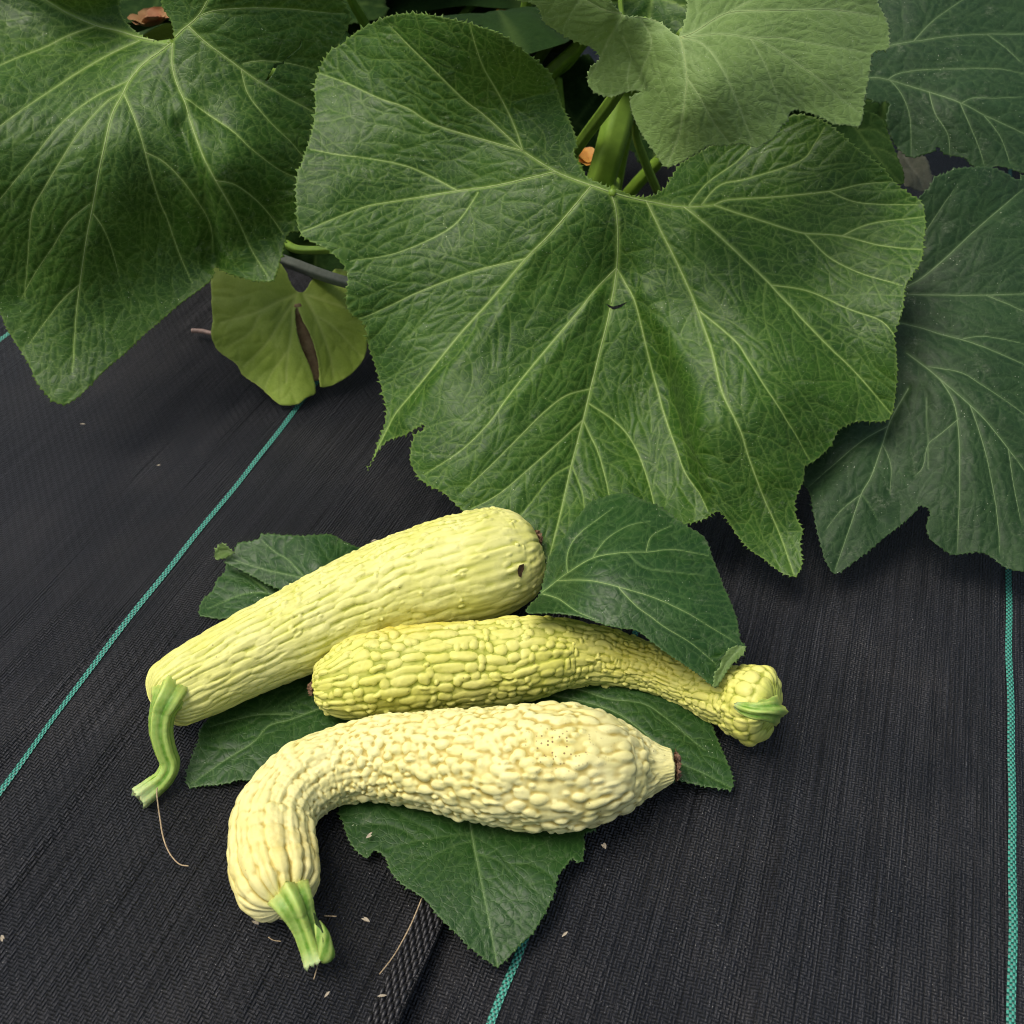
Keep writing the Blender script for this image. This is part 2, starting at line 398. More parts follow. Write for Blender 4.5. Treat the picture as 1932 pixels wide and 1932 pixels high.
def sheet(name, u, v, seed, z0, mat, edge_lift=None):
    Ug, Vg = np.meshgrid(u, v, indexing='ij'); h = wrinkle(Ug, Vg, seed)+(folds(Ug, Vg) if seed == 5 else 0)
    Z = z0+h
    if edge_lift is not None:
        d = edge_lift-Ug; Z = Z+.003*np.exp(-(d/.02)**2)*(1+.5*np.sin(Vg*31)+.3*np.sin(Vg*77+1))
    XY = Ug[..., None]*Ud+Vg[..., None]*Vd
    V3 = np.dstack([XY, Z]).reshape(-1, 3); n, m = len(u), len(v)
    i = np.arange(n-1)[:, None]*m+np.arange(m-1)[None]
    F = np.stack([i, i+m, i+m+1, i+1], -1).reshape(-1, 4)
    uv = np.stack([Ug.ravel(), Vg.ravel()], 1)
    return link(name, mesh_np(name, V3, F, uv=uv), mat, kind='structure'), h
def zfab_left(U, V):
    d = U_EDGE-U
    return .0035+wrinkle(U, V, 3)+.003*np.exp(-(d/.02)**2)*(1+.5*np.sin(V*31)+.3*np.sin(V*77+1))
def zfab_right(U, V): return -.004+wrinkle(U, V, 5)+folds(U, V)
vfine = nonuni(-.3, 3.6, .1, 1.2, .006, .04)
uL = nonuni(-1.9, U_EDGE, -.75, U_EDGE, .0022, .03); uL[-1] = U_EDGE
fabL, _ = sheet('weed_fabric_overlapping', uL, vfine, 3, .0035, M_fab, U_EDGE)
uR = nonuni(U_EDGE-.10, 1.9, U_EDGE-.1, .62, .0022, .03)
fabR, _ = sheet('weed_fabric', uR, vfine, 5, -.004, M_fab2)
# turned-down selvedge of the upper sheet
vv = np.arange(-.2, 2.0, .006); su = np.full_like(vv, U_EDGE)
zt = zfab_left(su, vv); V3 = []; uvs = []
for a, (du, dz) in enumerate([(0, 0), (.0012, -.0006), (.0016, -.0022), (.0006, -.0038)]):
    V3.append(np.column_stack([(su+du)[:, None]*Ud+vv[:, None]*Vd, zt+dz])); uvs.append(np.column_stack([su+du, vv]))
n = len(vv); F = [(a*n+i, (a+1)*n+i, (a+1)*n+i+1, a*n+i+1) for a in range(3) for i in range(n-1)]
link('selvedge', mesh_np('selvedge', np.vstack(V3), F, uv=np.vstack(uvs)), M_fab, fabL)
# selvedge band: doubled, coarser threads beside the edge, each a raised cord
Vs, Fs = [], []
for i in range(7):
    uu = U_EDGE-.0016-i*.0024; vs = np.arange(.05, 1.3, .0012)
    ww = np.column_stack([uu*np.ones_like(vs)[:, None]*Ud+vs[:, None]*Vd, zfab_left(uu+0*vs, vs)-.0002+.0009*np.sin(vs*2*np.pi/.0085+(i % 2)*np.pi)])
    v_, f_, _ = tube(ww, .0013+.0002*np.sin(vs*2*np.pi/.0085+(i % 2)*np.pi), 5, cap=False); k = sum(len(x) for x in Vs)
    Vs.append(v_); Fs += [tuple(j+k for j in f) for f in f_]
link('selvedge_cords', mesh_poly('selvedge_cords', np.vstack(Vs), Fs), M_fab3, fabL, kind='stuff')
def stripe(pts, zf, parent):
    q = np.array(sorted([uv_of(*p)[::-1] for p in pts])); vs = np.arange(-.1, 3.2, .004); w = .00177*1.4; us = np.linspace(-w, w, 7); V3, uvs = [], []
    uc = np.interp(vs, q[:, 0], q[:, 1]) if len(q) > 1 else np.full(len(vs), q[0, 1])
    for _ in range(12): uc[1:-1] = (uc[:-2]+2*uc[1:-1]+uc[2:])/4
    for k, du in enumerate(us):
        u_ = uc+du+.0003*np.sin(vs*61+1); z = zf(u_, vs)+.0009+.0003*(1-(du/w)**2)
        V3.append(np.column_stack([u_[:, None]*Ud+vs[:, None]*Vd, z])); uvs.append(np.column_stack([0*vs+du+w, vs+1]))
    n = len(vs); F = [(a*n+i, (a+1)*n+i, (a+1)*n+i+1, a*n+i+1) for a in range(len(us)-1) for i in range(n-1)]
    link('marker_stripe', mesh_np('marker_stripe', np.vstack(V3), F, uv=np.vstack(uvs)), M_stripe, parent)
stripe([(600, 733), (462, 915), (203, 1231), (98, 1372), (0, 1511)], zfab_left, fabL)
stripe([(10, 646)], zfab_left, fabL)
stripe([(980, 1790), (966, 1822), (940, 1881), (922, 1932)], zfab_right, fabR)
stripe([(1909, 1079), (1909, 1220), (1912, 1372), (1911, 1575), (1910, 1720), (1905, 1932)], zfab_right, fabR)
# white grit scattered on the fabric
r = np.random.default_rng(5); Vg_, Fg_ = [], []
def grit(px, py, s):
    w = P(px, py, .002)[:]; u_ = float(w[:2]@Ud); v_ = float(w[:2]@Vd)
    z = (zfab_left if u_ < U_EDGE else zfab_right)(np.array(u_), np.array(v_)); c = np.array([w[0], w[1], float(z)+s*.5+.0003])
    k = len(Vg_)
    for d in ((1, 0, -.4), (-.5, .8, -.4), (-.5, -.8, -.4), (0, 0, .7)): Vg_.append(c+s*np.array(d)*r.uniform(.6, 1.3, 3))
    Fg_.extend([(k, k+1, k+3), (k+1, k+2, k+3), (k+2, k, k+3), (k, k+2, k+1)])
for _ in range(420): grit(r.uniform(0, 1932), r.uniform(650, 1932), r.uniform(.00015, .00036))
for cx, cy, sx, sy, n in [(1350, 1700, 10, 130, 60), (1360, 1500, 60, 40, 25), (770, 1680, 90, 60, 60), (880, 1860, 60, 40, 45), (480, 1770, 70, 40, 40), (1230, 1650, 120, 80, 40), (1450, 1650, 120, 150, 50)]:
    for _ in range(n): grit(r.normal(cx, sx), r.normal(cy, sy), r.uniform(.00015, .0004))
link('sand_grains', mesh_poly('sand_grains', Vg_, Fg_, False), M_grain, kind='stuff',
     label='white grit scattered over the black woven fabric', category='grit')

# ------------------------------------------------------------------ leaves
def dist_poly(X, Y, line, R):
    """stamp distance to a polyline into a big field within radius R (X, Y are regular grids)"""
    pass
def leaf(name, outline, zc, veins, mat, parent=None, step=3.0, teeth=4.0, toothgap=9, puff=9.0, l2=(46, 42), l3=24,
         uvs=(1, 1), seed=1, holes=(), ribmat=M_rib, ribs=True, origin=None, props=None, extra=None, wob=2.0, blister=1.0, ribw=1.0, vgain=1.0, crop=None):
    rng = np.random.default_rng(seed)
    ol = catmull(outline, 5, True); ol = resample(ol, 4.0, True)
    if (np.roll(ol[:, 0], -1)*ol[:, 1]-ol[:, 0]*np.roll(ol[:, 1], -1)).sum() > 0: ol = ol[::-1]
    t = np.roll(ol, -1, 0)-np.roll(ol, 1, 0); t /= np.linalg.norm(t, axis=1)[:, None]+1e-9
    nrm = np.stack([-t[:, 1], t[:, 0]], 1)
    if inside(ol, ol[:1, 0]+nrm[:1, 0]*3, ol[:1, 1]+nrm[:1, 1]*3)[0]: nrm = -nrm
    k = np.arange(len(ol)); wave = wob*(np.sin(k*4/37.+seed)+.6*np.sin(k*4/17.+2*seed)+.5*np.sin(k*4/71.+seed*3))
    ol = ol+nrm*wave[:, None]*.6
    if teeth > 0:
        pts = []; i = 0.0; n = len(ol)
        while i < n-2:
            a = int(i); gap = max(1.2, toothgap/4*rng.uniform(.6, 1.45)); h = teeth*rng.uniform(.25, 1.25)*(1 if rng.random() < .85 else 1.5)
            pts.append(ol[a]-nrm[a]*.25*teeth); b = min(n-1, int(i+gap*.5))
            pts.append(ol[b]+nrm[b]*.15*teeth)
            b2 = min(n-1, int(i+gap*.8)); pts.append(ol[b2]+nrm[b2]*h+t[b2]*rng.uniform(-1, 1)*teeth*.35)
            i += gap
        poly = np.array(pts)
    else: poly = ol
    x0, y0 = poly.min(0)-step*3; x1, y1 = poly.max(0)+step*3
    if crop: x0, y0, x1, y1 = max(x0, crop[0]), max(y0, crop[1]), min(x1, crop[2]), min(y1, crop[3])
    xs = np.arange(x0, x1, step); ys = np.arange(y0, y1, step); X, Y = np.meshgrid(xs, ys)
    ny, nx = X.shape
    IN = inside(poly, X, Y)
    # --- veins
    occ = np.zeros((int((y1-y0)/3)+4, int((x1-x0)/3)+4), np.int32)
    inn = inside(ol, *np.meshgrid(x0+np.arange(occ.shape[1])*3+1.5, y0+np.arange(occ.shape[0])*3+1.5))
    def cell(p): return int((p[1]-y0)/3), int((p[0]-x0)/3)
    L = {1: [], 2: [], 3: []}; vid = [0]
    def addv(lv, line, w0, w1):
        vid[0] += 1
        for p in resample(line, 2.0):
            c = cell(p)
            if 0 <= c[0] < occ.shape[0] and 0 <= c[1] < occ.shape[1]: occ[c] = vid[0]
        L[lv].append((line, w0, w1, vid[0])); return vid[0]
    for v in veins:
        line = catmull(v[0], 6); addv(v[3] if len(v) > 3 else 1, line, v[1], v[2])
    def grow(p, d, dst, own, curve, maxlen, st=5.0):
        pts = [np.array(p)]; d = d/np.linalg.norm(d); ln = 0
        while ln < maxlen:
            if curve:
                g2 = d*(1-curve)+dst*curve; d = g2/np.linalg.norm(g2)
            a = rng.normal(0, .10); d = np.array([d[0]*math.cos(a)-d[1]*math.sin(a), d[0]*math.sin(a)+d[1]*math.cos(a)])
            q = pts[-1]+d*st; ln += st; c = cell(q)
            if not (0 <= c[0] < occ.shape[0] and 0 <= c[1] < occ.shape[1]) or not inn[c]: pts.append(q); break
            w = occ[max(0, c[0]-1):c[0]+2, max(0, c[1]-1):c[1]+2]
            pts.append(q)
            if ln > 9 and ((w > 0) & (w != own)).any(): break
        return np.array(pts)
    for (src, dstl, sp, amin, amax, cv, ml, w) in ((1, 2, l2[0], 42, 58, .07, 230, (1.6, 1.2)), (2, 2, l2[1]*1.15, 45, 65, .05, 110, (1.7, 1.2)),
                                                   (1, 3, l3, 65, 95, 0, 60, (1.4, 1.2)), (2, 3, l3, 65, 95, 0, 60, (1.4, 1.2)), (3, 3, l3, 60, 95, 0, 40, (1.3, 1.1))):
        if not sp: continue
        for (line, w0, w1, own) in list(L[src]):
            ln = resample(line, 3.0)
            if len(ln) < 6: continue
            for side in (-1, 1):
                s = sp*rng.uniform(.4, 1.0)
                while s < len(ln)*3-8:
                    i = int(s/3); tt = ln[min(i+2, len(ln)-1)]-ln[max(i-2, 0)]; tt = tt/(np.linalg.norm(tt)+1e-9)
                    a = side*math.radians(rng.uniform(amin, amax)); d = np.array([tt[0]*math.cos(a)-tt[1]*math.sin(a), tt[0]*math.sin(a)+tt[1]*math.cos(a)])
                    c = cell(ln[i]+d*9)
                    ok = 0 <= c[0] < occ.shape[0] and 0 <= c[1] < occ.shape[1] and inn[c]
                    if ok:
                        w_ = occ[max(0, c[0]-1):c[0]+2, max(0, c[1]-1):c[1]+2]
                        ok = not ((w_ > 0) & (w_ != own)).any()
                    if ok:
                        q = grow(ln[i], d, tt, own, cv, ml)
                        if len(q) > 3: addv(dstl, q, *w)
                    s += sp*rng.uniform(.7, 1.35)
    D = {}
    for lv, R in ((1, 90.0), (2, 26.0), (3, 12.0)):
        F_ = np.full((ny, nx), R); W = np.zeros((ny, nx))
        for (line, w0, w1, _) in L[lv]:
            ll = resample(line, 6.0 if lv < 3 else 5.0); m = len(ll)
            for i in range(m-1):
                a, b = ll[i], ll[i+1]; ww = w0+(w1-w0)*i/m
                ia = max(0, int((min(a[0], b[0])-R-x0)/step)); ib = min(nx, int((max(a[0], b[0])+R-x0)/step)+2)
                ja = max(0, int((min(a[1], b[1])-R-y0)/step)); jb = min(ny, int((max(a[1], b[1])+R-y0)/step)+2)
                if ia >= ib or ja >= jb: continue
                xx = X[ja:jb, ia:ib]-a[0]; yy = Y[ja:jb, ia:ib]-a[1]; e = b-a; q = np.clip((xx*e[0]+yy*e[1])/(e@e+1e-9), 0, 1)
                d = np.hypot(xx-q*e[0], yy-q*e[1]); sub = F_[ja:jb, ia:ib]; np.minimum(sub, d, out=sub)
                ex = np.exp(-(d/max(1.25, ww*.75))**2)*min(1, .35+ww*.3); sw = W[ja:jb, ia:ib]; np.maximum(sw, ex, out=sw)
        D[lv] = (F_, W)
    d1, d2, d3 = D[1][0], D[2][0], D[3][0]
    d12 = np.minimum(d1, d2)
    sx, sy = (x1-x0), (y1-y0)
    nz = lambda lam: vnoise(ny, nx, sy/lam, sx/lam, rng)
    fold = 1-np.exp(-(d1/42))
    h = puff*fold*(1+.3*nz(90))+1.8*(1-np.exp(-(d12/7)**1.3))*(1+.3*nz(60))+.5*(1-np.exp(-(np.minimum(d12, d3)/4.5)**1.5))
    amp = (.35+.65*np.clip(.5+1.1*nz(110), 0, 1))*blister
    h = h+amp*(1.6*nz(40)+.45*nz(15)+.12*nz(7))+5*nz(160)
    if extra is not None: h = h+extra(X, Y)
    Z = tps(zc, X, Y)
    W3 = P(X, Y, Z)
    mpp = float(np.median(depth(W3)[IN]))/FPX
    gx = np.gradient(W3, axis=1); gy = np.gradient(W3, axis=0); N3 = np.cross(gx, gy); N3 /= np.linalg.norm(N3, axis=2)[..., None]+1e-12
    if np.median(N3[..., 2]) < 0: N3 = -N3
    W3 = W3+N3*(h*mpp)[..., None]
    fu = W3[..., :2] @ Ud; fv = W3[..., :2] @ Vd          # rest on the fabric, never in it
    fz = np.where(fu < U_EDGE+.004, zfab_left(np.minimum(fu, U_EDGE), fv)+.0018, zfab_right(fu, fv)+.0018)
    W3[..., 2] = np.maximum(W3[..., 2], fz)
    vein = np.maximum(np.maximum(D[1][1]*.95, D[2][1]*.40), D[3][1]*.22)*vgain
    # edge distance
    eo = np.full((ny, nx), 9.0)
    for p in resample(poly, 4.0, True):
        ia = max(0, int((p[0]-9-x0)/step)); ib = min(nx, int((p[0]+9-x0)/step)+2); ja = max(0, int((p[1]-9-y0)/step)); jb = min(ny, int((p[1]+9-y0)/step)+2)
        if ia >= ib or ja >= jb: continue
        s_ = eo[ja:jb, ia:ib]; np.minimum(s_, np.hypot(X[ja:jb, ia:ib]-p[0], Y[ja:jb, ia:ib]-p[1]), out=s_)
    edge = np.clip(1-eo/3.5, 0, 1)
    # --- triangulate
    sel = IN & (eo > step*.75)
    gp = np.stack([X[sel], Y[sel]], 1)+rng.uniform(-.22, .22, (int(sel.sum()), 2))*step
    if crop:
        px_ = np.clip(poly[:, 0], xs[0]+.5, xs[-1]-.5); py_ = np.clip(poly[:, 1], ys[0]+.5, ys[-1]-.5); pol = np.stack([px_, py_], 1)
        keep = np.r_[True, np.linalg.norm(np.diff(pol, axis=0), axis=1) > .3]; pol = pol[keep]
    else: pol = poly
    faces_in = [list(range(len(pol)))]; allp = pol; hp = []
    for hl in holes:
        hpp = resample(np.array(hl, float), 3, True)
        hp.append(hpp)
    if hp:
        km = np.ones(len(gp), bool)
        for hpp in hp: km &= ~inside(hpp, gp[:, 0], gp[:, 1])
        gp = gp[km]
        allp = np.vstack([pol]+hp); gp = np.vstack([allp, gp])
        eds = []; kk = len(pol)
        for hpp in hp: eds += [(kk+i, kk+(i+1) % len(hpp)) for i in range(len(hpp))]; kk += len(hpp)
    else: gp = np.vstack([pol, gp]); eds = []
    co, _, fc, ov, _, _ = delaunay_2d_cdt([Vector(p) for p in gp.tolist()], eds, faces_in, 1, 1e-5)
    co = np.array([(c.x, c.y) for c in co]); fc = np.array(fc, np.int64)
    if hp:
        cen = co[fc].mean(1); km = np.ones(len(fc), bool)
        for hpp in hp: km &= ~inside(hpp, cen[:, 0], cen[:, 1])
        fc = fc[km]
    def samp(A, p):
        fx = np.clip((p[:, 0]-x0)/step, 0, nx-1.001); fy = np.clip((p[:, 1]-y0)/step, 0, ny-1.001); ix = fx.astype(int); iy = fy.astype(int)
        fx = fx-ix; fy = fy-iy
        if A.ndim == 3: fx = fx[:, None]; fy = fy[:, None]
        return A[iy, ix]*(1-fx)*(1-fy)+A[iy, ix+1]*fx*(1-fy)+A[iy+1, ix]*(1-fx)*fy+A[iy+1, ix+1]*fx*fy
    V3 = samp(W3, co); tri = V3[fc]; fn = np.cross(tri[:, 1]-tri[:, 0], tri[:, 2]-tri[:, 0])
    if np.median(fn[:, 2]) < 0: fc = fc[:, ::-1]
    at = dict(vein=samp(vein, co), edge=samp(edge, co), hgt=samp(h, co))
    uv = co/100*np.array(uvs)
    # thin rim so that the blade has a thickness
    E = np.sort(np.vstack([fc[:, [0, 1]], fc[:, [1, 2]], fc[:, [2, 0]]]), axis=1)
    key = E[:, 0]*10000000+E[:, 1]; uq, cnt = np.unique(key, return_counts=True); b = uq[cnt == 1]; be = np.stack([b//10000000, b % 10000000], 1)
    bv = np.unique(be); mp = {int(a): len(V3)+i for i, a in enumerate(bv)}
    NV = samp(N3, co[bv]); V3b = V3[bv]-NV*.0006
    V3 = np.vstack([V3, V3b])
    rim = []
    for a, c in be: rim += [(a, c, mp[int(c)]), (a, mp[int(c)], mp[int(a)])]
    fc = np.vstack([fc, np.array(rim)])
    for kx in at: at[kx] = np.r_[at[kx], at[kx][bv]]
    uv = np.vstack([uv, uv[bv]])
    base = np.array(parent.location) if parent is not None else np.zeros(3)
    me = mesh_np(name, V3-base, fc, attrs=at, uv=uv)
    o = link(name, me, mat, parent)
    for kx, vx in (props or {}).items(): o[kx] = vx
    if ribs:
        Vs, Fs = [], []; kk = 0
        for (line, w0, w1, _) in L[1]:
            if w0 < 2.4: continue
            ll = resample(line, 4.0); ok = inside(ol, ll[:, 0], ll[:, 1]) & (ll[:, 0] > x0+6) & (ll[:, 1] > y0+6) & (ll[:, 0] < x1-6) & (ll[:, 1] < y1-6)
            if hp:
                for hpp in hp: ok &= ~inside(hpp, ll[:, 0], ll[:, 1])
            # longest run inside
            runs = []; s = None
            for i, q in enumerate(list(ok)+[False]):
                if q and s is None: s = i
                if not q and s is not None: runs.append((s, i)); s = None
            for s, e in runs:
                if e-s < 4: continue
                fr = np.linspace(s/len(ll), e/len(ll), e-s); rad = (w0+(w1-w0)*fr)*.30*ribw*mpp
                rad = rad*np.clip((1-fr)*6+.25, .25, 1)
                v_, f_, _ = tube(samp(W3, ll[s:e])-samp(N3, ll[s:e])*(rad*.25)[:, None], rad, 6)
                Vs.append(v_); Fs += [tuple(j+kk for j in f) for f in f_]; kk += len(v_)
        if Vs: link('vein_ribs', mesh_poly('vein_ribs', np.vstack(Vs)-base, Fs), ribmat, o)
    o['_n'] = len(V3); del o['_n']
    return o

plant = empty('squash_plant', tuple(P(1150, 430, 0.0).tolist()), label='leafy green squash plant growing out over the black fabric behind the picked fruit', category='plant')

# -- the big middle leaf
main_out = [(1165, 358), (1140, 348), (1110, 335), (1095, 315), (1083, 290), (1087, 270), (1075, 235), (1060, 200), (1050, 165), (1035, 135), (1010, 110), (975, 85), (940, 60), (900, 45), (860, 35),
 (815, 25), (780, 25), (745, 30), (710, 42), (680, 60), (650, 85), (625, 100), (605, 130), (597, 165), (598, 200), (595, 225), (590, 250), (580, 280), (570, 310), (562, 340), (563, 380), (563, 420), (570, 445),
 (585, 455), (620, 475), (650, 505), (658, 530), (655, 570), (664, 592), (690, 612), (695, 650), (705, 680), (720, 730), (728, 770), (725, 800), (715, 830), (701, 866), (694, 889), (700, 872), (712, 847), (735, 828),
 (765, 822), (790, 806), (801, 798), (803, 812), (786, 820), (776, 840), (773, 870), (785, 895), (801, 912), (838, 930), (853, 942), (875, 962), (895, 985), (940, 1020), (990, 1060), (1030, 1092), (1100, 1060), (1200, 1020), (1270, 1000),
 (1294, 991), (1330, 980), (1345, 969), (1360, 969), (1375, 991), (1397, 1020), (1419, 1042), (1441, 1057), (1460, 1072), (1478, 1083), (1500, 1088), (1513, 1072), (1515, 1053), (1511, 1024), (1515, 1002), (1504, 980),
 (1498, 950), (1504, 924), (1511, 902), (1515, 880), (1537, 869), (1563, 843), (1574, 814), (1592, 803), (1618, 795), (1662, 794), (1681, 781), (1692, 729), (1692, 666), (1688, 630), (1695, 607), (1703, 567),
 (1706, 545), (1725, 515), (1738, 490), (1742, 454), (1746, 426), (1740, 391), (1734, 381), (1714, 367), (1694, 351), (1663, 316), (1623, 284), (1584, 253), (1556, 233), (1524, 221), (1505, 219), (1470, 228), (1430, 240),
 (1370, 262), (1310, 295), (1278, 318), (1262, 342), (1248, 358), (1232, 368), (1205, 371), (1185, 366)]
V4 = lambda pts: Q(1200, 900, 1400, pts)
V5 = lambda pts: Q(2400, 1000, 1401, pts)
main_v = [
 ([(1152, 362), (1160, 385), (1164, 410), (1166, 450), (1164, 506), (1154, 574), (1137, 650), (1126, 697), (1104, 789), (1081, 874), (1063, 947), (1033, 1061)], 6.5, 2.2),
 ([(1152, 362), (1116, 349), (1048, 323), (986, 284)], 7.5, 4.5),
 ([(986, 284), (975, 250), (959, 212), (938, 170), (915, 130), (900, 90), (887, 44)], 3.6, 1.6),
 ([(986, 284), (911, 215), (877, 188), (829, 140), (795, 106), (737, 48)], 4, 1.6),
 ([(986, 284), (935, 270), (822, 236), (771, 205), (713, 185), (658, 159), (603, 138)], 4, 1.6),
 ([(1048, 323), (969, 342), (918, 352), (863, 359), (744, 380), (689, 390), (627, 415), (566, 441)], 5, 1.8),
 ([(863, 359), (781, 318), (709, 301), (644, 294), (586, 284)], 3, 1.5),
 ([(1116, 349), (1051, 427), (993, 489), (935, 557), (868, 631), (794, 723), (739, 789), (700, 868)], 5.5, 1.8),
 ([(993, 489), (901, 510), (791, 551), (744, 573), (696, 595), (664, 604)], 3.2, 1.5),
 ([(901, 362), (867, 414), (826, 445), (744, 479), (662, 492)], 2.6, 1.4),
 ([(1164, 506), (1120, 550), (1089, 590), (1033, 656), (978, 723), (923, 796), (868, 850), (800, 895)], 4, 1.6),
 ([(1164, 506), (1180, 535), (1199, 572), (1218, 649), (1236, 723), (1254, 789), (1273, 844), (1291, 892), (1321, 933), (1335, 965)], 3.8, 1.5),
 ([(1104, 789), (1052, 837), (997, 885), (941, 932), (890, 960)], 2.8, 1.4),
 ([(1104, 789), (1126, 844), (1140, 892), (1150, 936), (1160, 1000)], 2.6, 1.4),
 ([(1122, 730), (1070, 745), (1026, 778), (978, 826), (923, 881), (870, 930)], 2.6, 1.4),
 ([(1115, 759), (1162, 796), (1192, 833), (1214, 881), (1232, 943), (1240, 1000)], 2.6, 1.4),
 ([(1081, 874), (1040, 900), (1000, 950), (960, 1000)], 2.2, 1.3), ([(1081, 874), (1100, 930), (1105, 1000)], 2.2, 1.3),
 ([(1152, 362), (1185, 371), (1220, 379), (1291, 391), (1347, 387)], 7.5, 4.5),
 ([(1220, 379), (1248, 438), (1280, 502), (1312, 574), (1345, 663), (1367, 748), (1397, 814), (1412, 862), (1441, 939), (1471, 1006), (1498, 1085)], 5, 1.8),
 ([(1320, 587), (1386, 644), (1412, 681), (1445, 733), (1493, 810), (1526, 866)], 3, 1.4),
 ([(1291, 391), (1339, 430), (1394, 482), (1445, 529), (1524, 612), (1574, 663), (1618, 707), (1681, 781)], 5, 1.7),
 ([(1455, 538), (1524, 549), (1603, 584), (1663, 606), (1692, 640)], 2.8, 1.4),
 ([(1347, 387), (1406, 407), (1465, 426), (1517, 440), (1588, 446), (1663, 466), (1740, 474)], 4, 1.6),
 ([(1517, 440), (1564, 486), (1623, 517), (1702, 541)], 2.6, 1.4), ([(1588, 446), (1643, 423), (1742, 411)], 2.6, 1.4),
 ([(1347, 387), (1374, 377), (1445, 373), (1564, 361), (1623, 348), (1680, 343)], 3.6, 1.5), ([(1564, 361), (1623, 383), (1730, 387)], 2.4, 1.3),
 ([(1323, 387), (1359, 348), (1414, 336), (1509, 304), (1536, 272), (1556, 240)], 3, 1.4),
 ([(1299, 388), (1335, 344), (1390, 304), (1430, 262)], 2.6, 1.3),
 ([(1445, 529), (1440, 600), (1470, 690), (1520, 760), (1560, 830)], 2.4, 1.3, 2)]
main_z = [(1165, 362, .250), (1050, 323, .262), (986, 284, .275), (815, 30, .372), (700, 60, .345), (950, 75, .365), (1060, 200, .305), (600, 165, .300), (640, 300, .262), (566, 441, .218), (800, 360, .238), (930, 200, .305),
 (664, 600, .158), (705, 690, .118), (728, 790, .088), (697, 885, .058), (868, 631, .150), (800, 500, .193), (1040, 440, .222), (1164, 506, .190), (1137, 650, .140), (1100, 800, .098), (1060, 950, .066), (1033, 1080, .045), (900, 800, .112),
 (790, 860, .085), (870, 960, .060), (960, 1040, .046), (1200, 1020, .052), (1330, 975, .052), (1345, 800, .118), (1254, 789, .095), (1250, 600, .160), (1348, 680, .150), (1300, 430, .225), (1500, 1085, .028), (1441, 1050, .032), (1510, 960, .058), (1450, 900, .085), (1550, 850, .088),
 (1681, 781, .110), (1690, 640, .165), (1730, 500, .205), (1740, 400, .232), (1640, 300, .268), (1510, 222, .290), (1400, 250, .275), (1280, 320, .252), (1400, 450, .215), (1550, 520, .190), (1600, 680, .145), (1500, 700, .148), (1240, 700, .120), (1240, 900, .066)]
def main_extra(X, Y):
    def ridge(pts, w, a):
        ll = resample(catmull(pts, 4), 4.0); d = np.full(X.shape, 1e3)
        for p in ll: d = np.minimum(d, np.hypot(X-p[0], Y-p[1]))
        return a*np.exp(-(d/w)**2)
    return (ridge([(1225, 560), (1290, 660), (1335, 760), (1345, 870), (1352, 960)], 34, 16)+ridge([(1010, 470), (940, 600), (850, 710), (770, 800)], 22, 12)
            - ridge([(1164, 520), (1137, 650), (1100, 800), (1060, 950)], 34, 7)+ridge([(1120, 560), (1050, 660), (960, 770)], 16, 8)-ridge([(1254, 720), (1290, 860), (1320, 940)], 22, 8))
leaf('leaf', main_out, main_z, main_v, M_leaf, plant, step=2.2, teeth=4.6, toothgap=10, puff=7, l2=(42, 42), l3=23, seed=3, extra=main_extra,
     holes=[[(1143, 571), (1158, 577), (1172, 574), (1184, 569), (1170, 580), (1158, 583), (1150, 577)]],
     props=dict(label='largest leaf, broad and deeply veined, hanging down the middle'), uvs=(1, 1.15), ribw=.95)
print('main leaf', time.time()-T0)

# -- left leaf
L1_ = lambda pts: Q(0, 0, 1300, pts)
L5_ = lambda pts: Q(0, 1200, 1200, pts)
left_out = L1_([(945, 236), (790, 200), (720, 150), (680, 90), (662, 0), (640, -160), (420, -260), (100, -230), (-160, -60), (-230, 250), (-200, 700), (-160, 1150), (-60, 1500), (0, 1690)]) + \
 L5_([(70, 80), (130, 180), (190, 270), (230, 350), (290, 430), (340, 475), (400, 480), (470, 440), (540, 380), (600, 320), (680, 240), (760, 170), (850, 80), (940, 0)]) + \
 L1_([(1100, 1605), (1180, 1530), (1165, 1468), (1200, 1480), (1260, 1500), (1330, 1525), (1400, 1550), (1440, 1555), (1512, 1555), (1530, 1500), (1560, 1400), (1590, 1290), (1640, 1275), (1700, 1240), (1800, 1100), (1850, 800),
      (1850, 560), (1840, 400), (1830, 300), (1880, 220), (1922, 140), (1925, 70), (1885, 0), (1840, -120), (1500, -220), (1100, -180), (930, -60), (915, 40), (948, 110), (962, 190)])
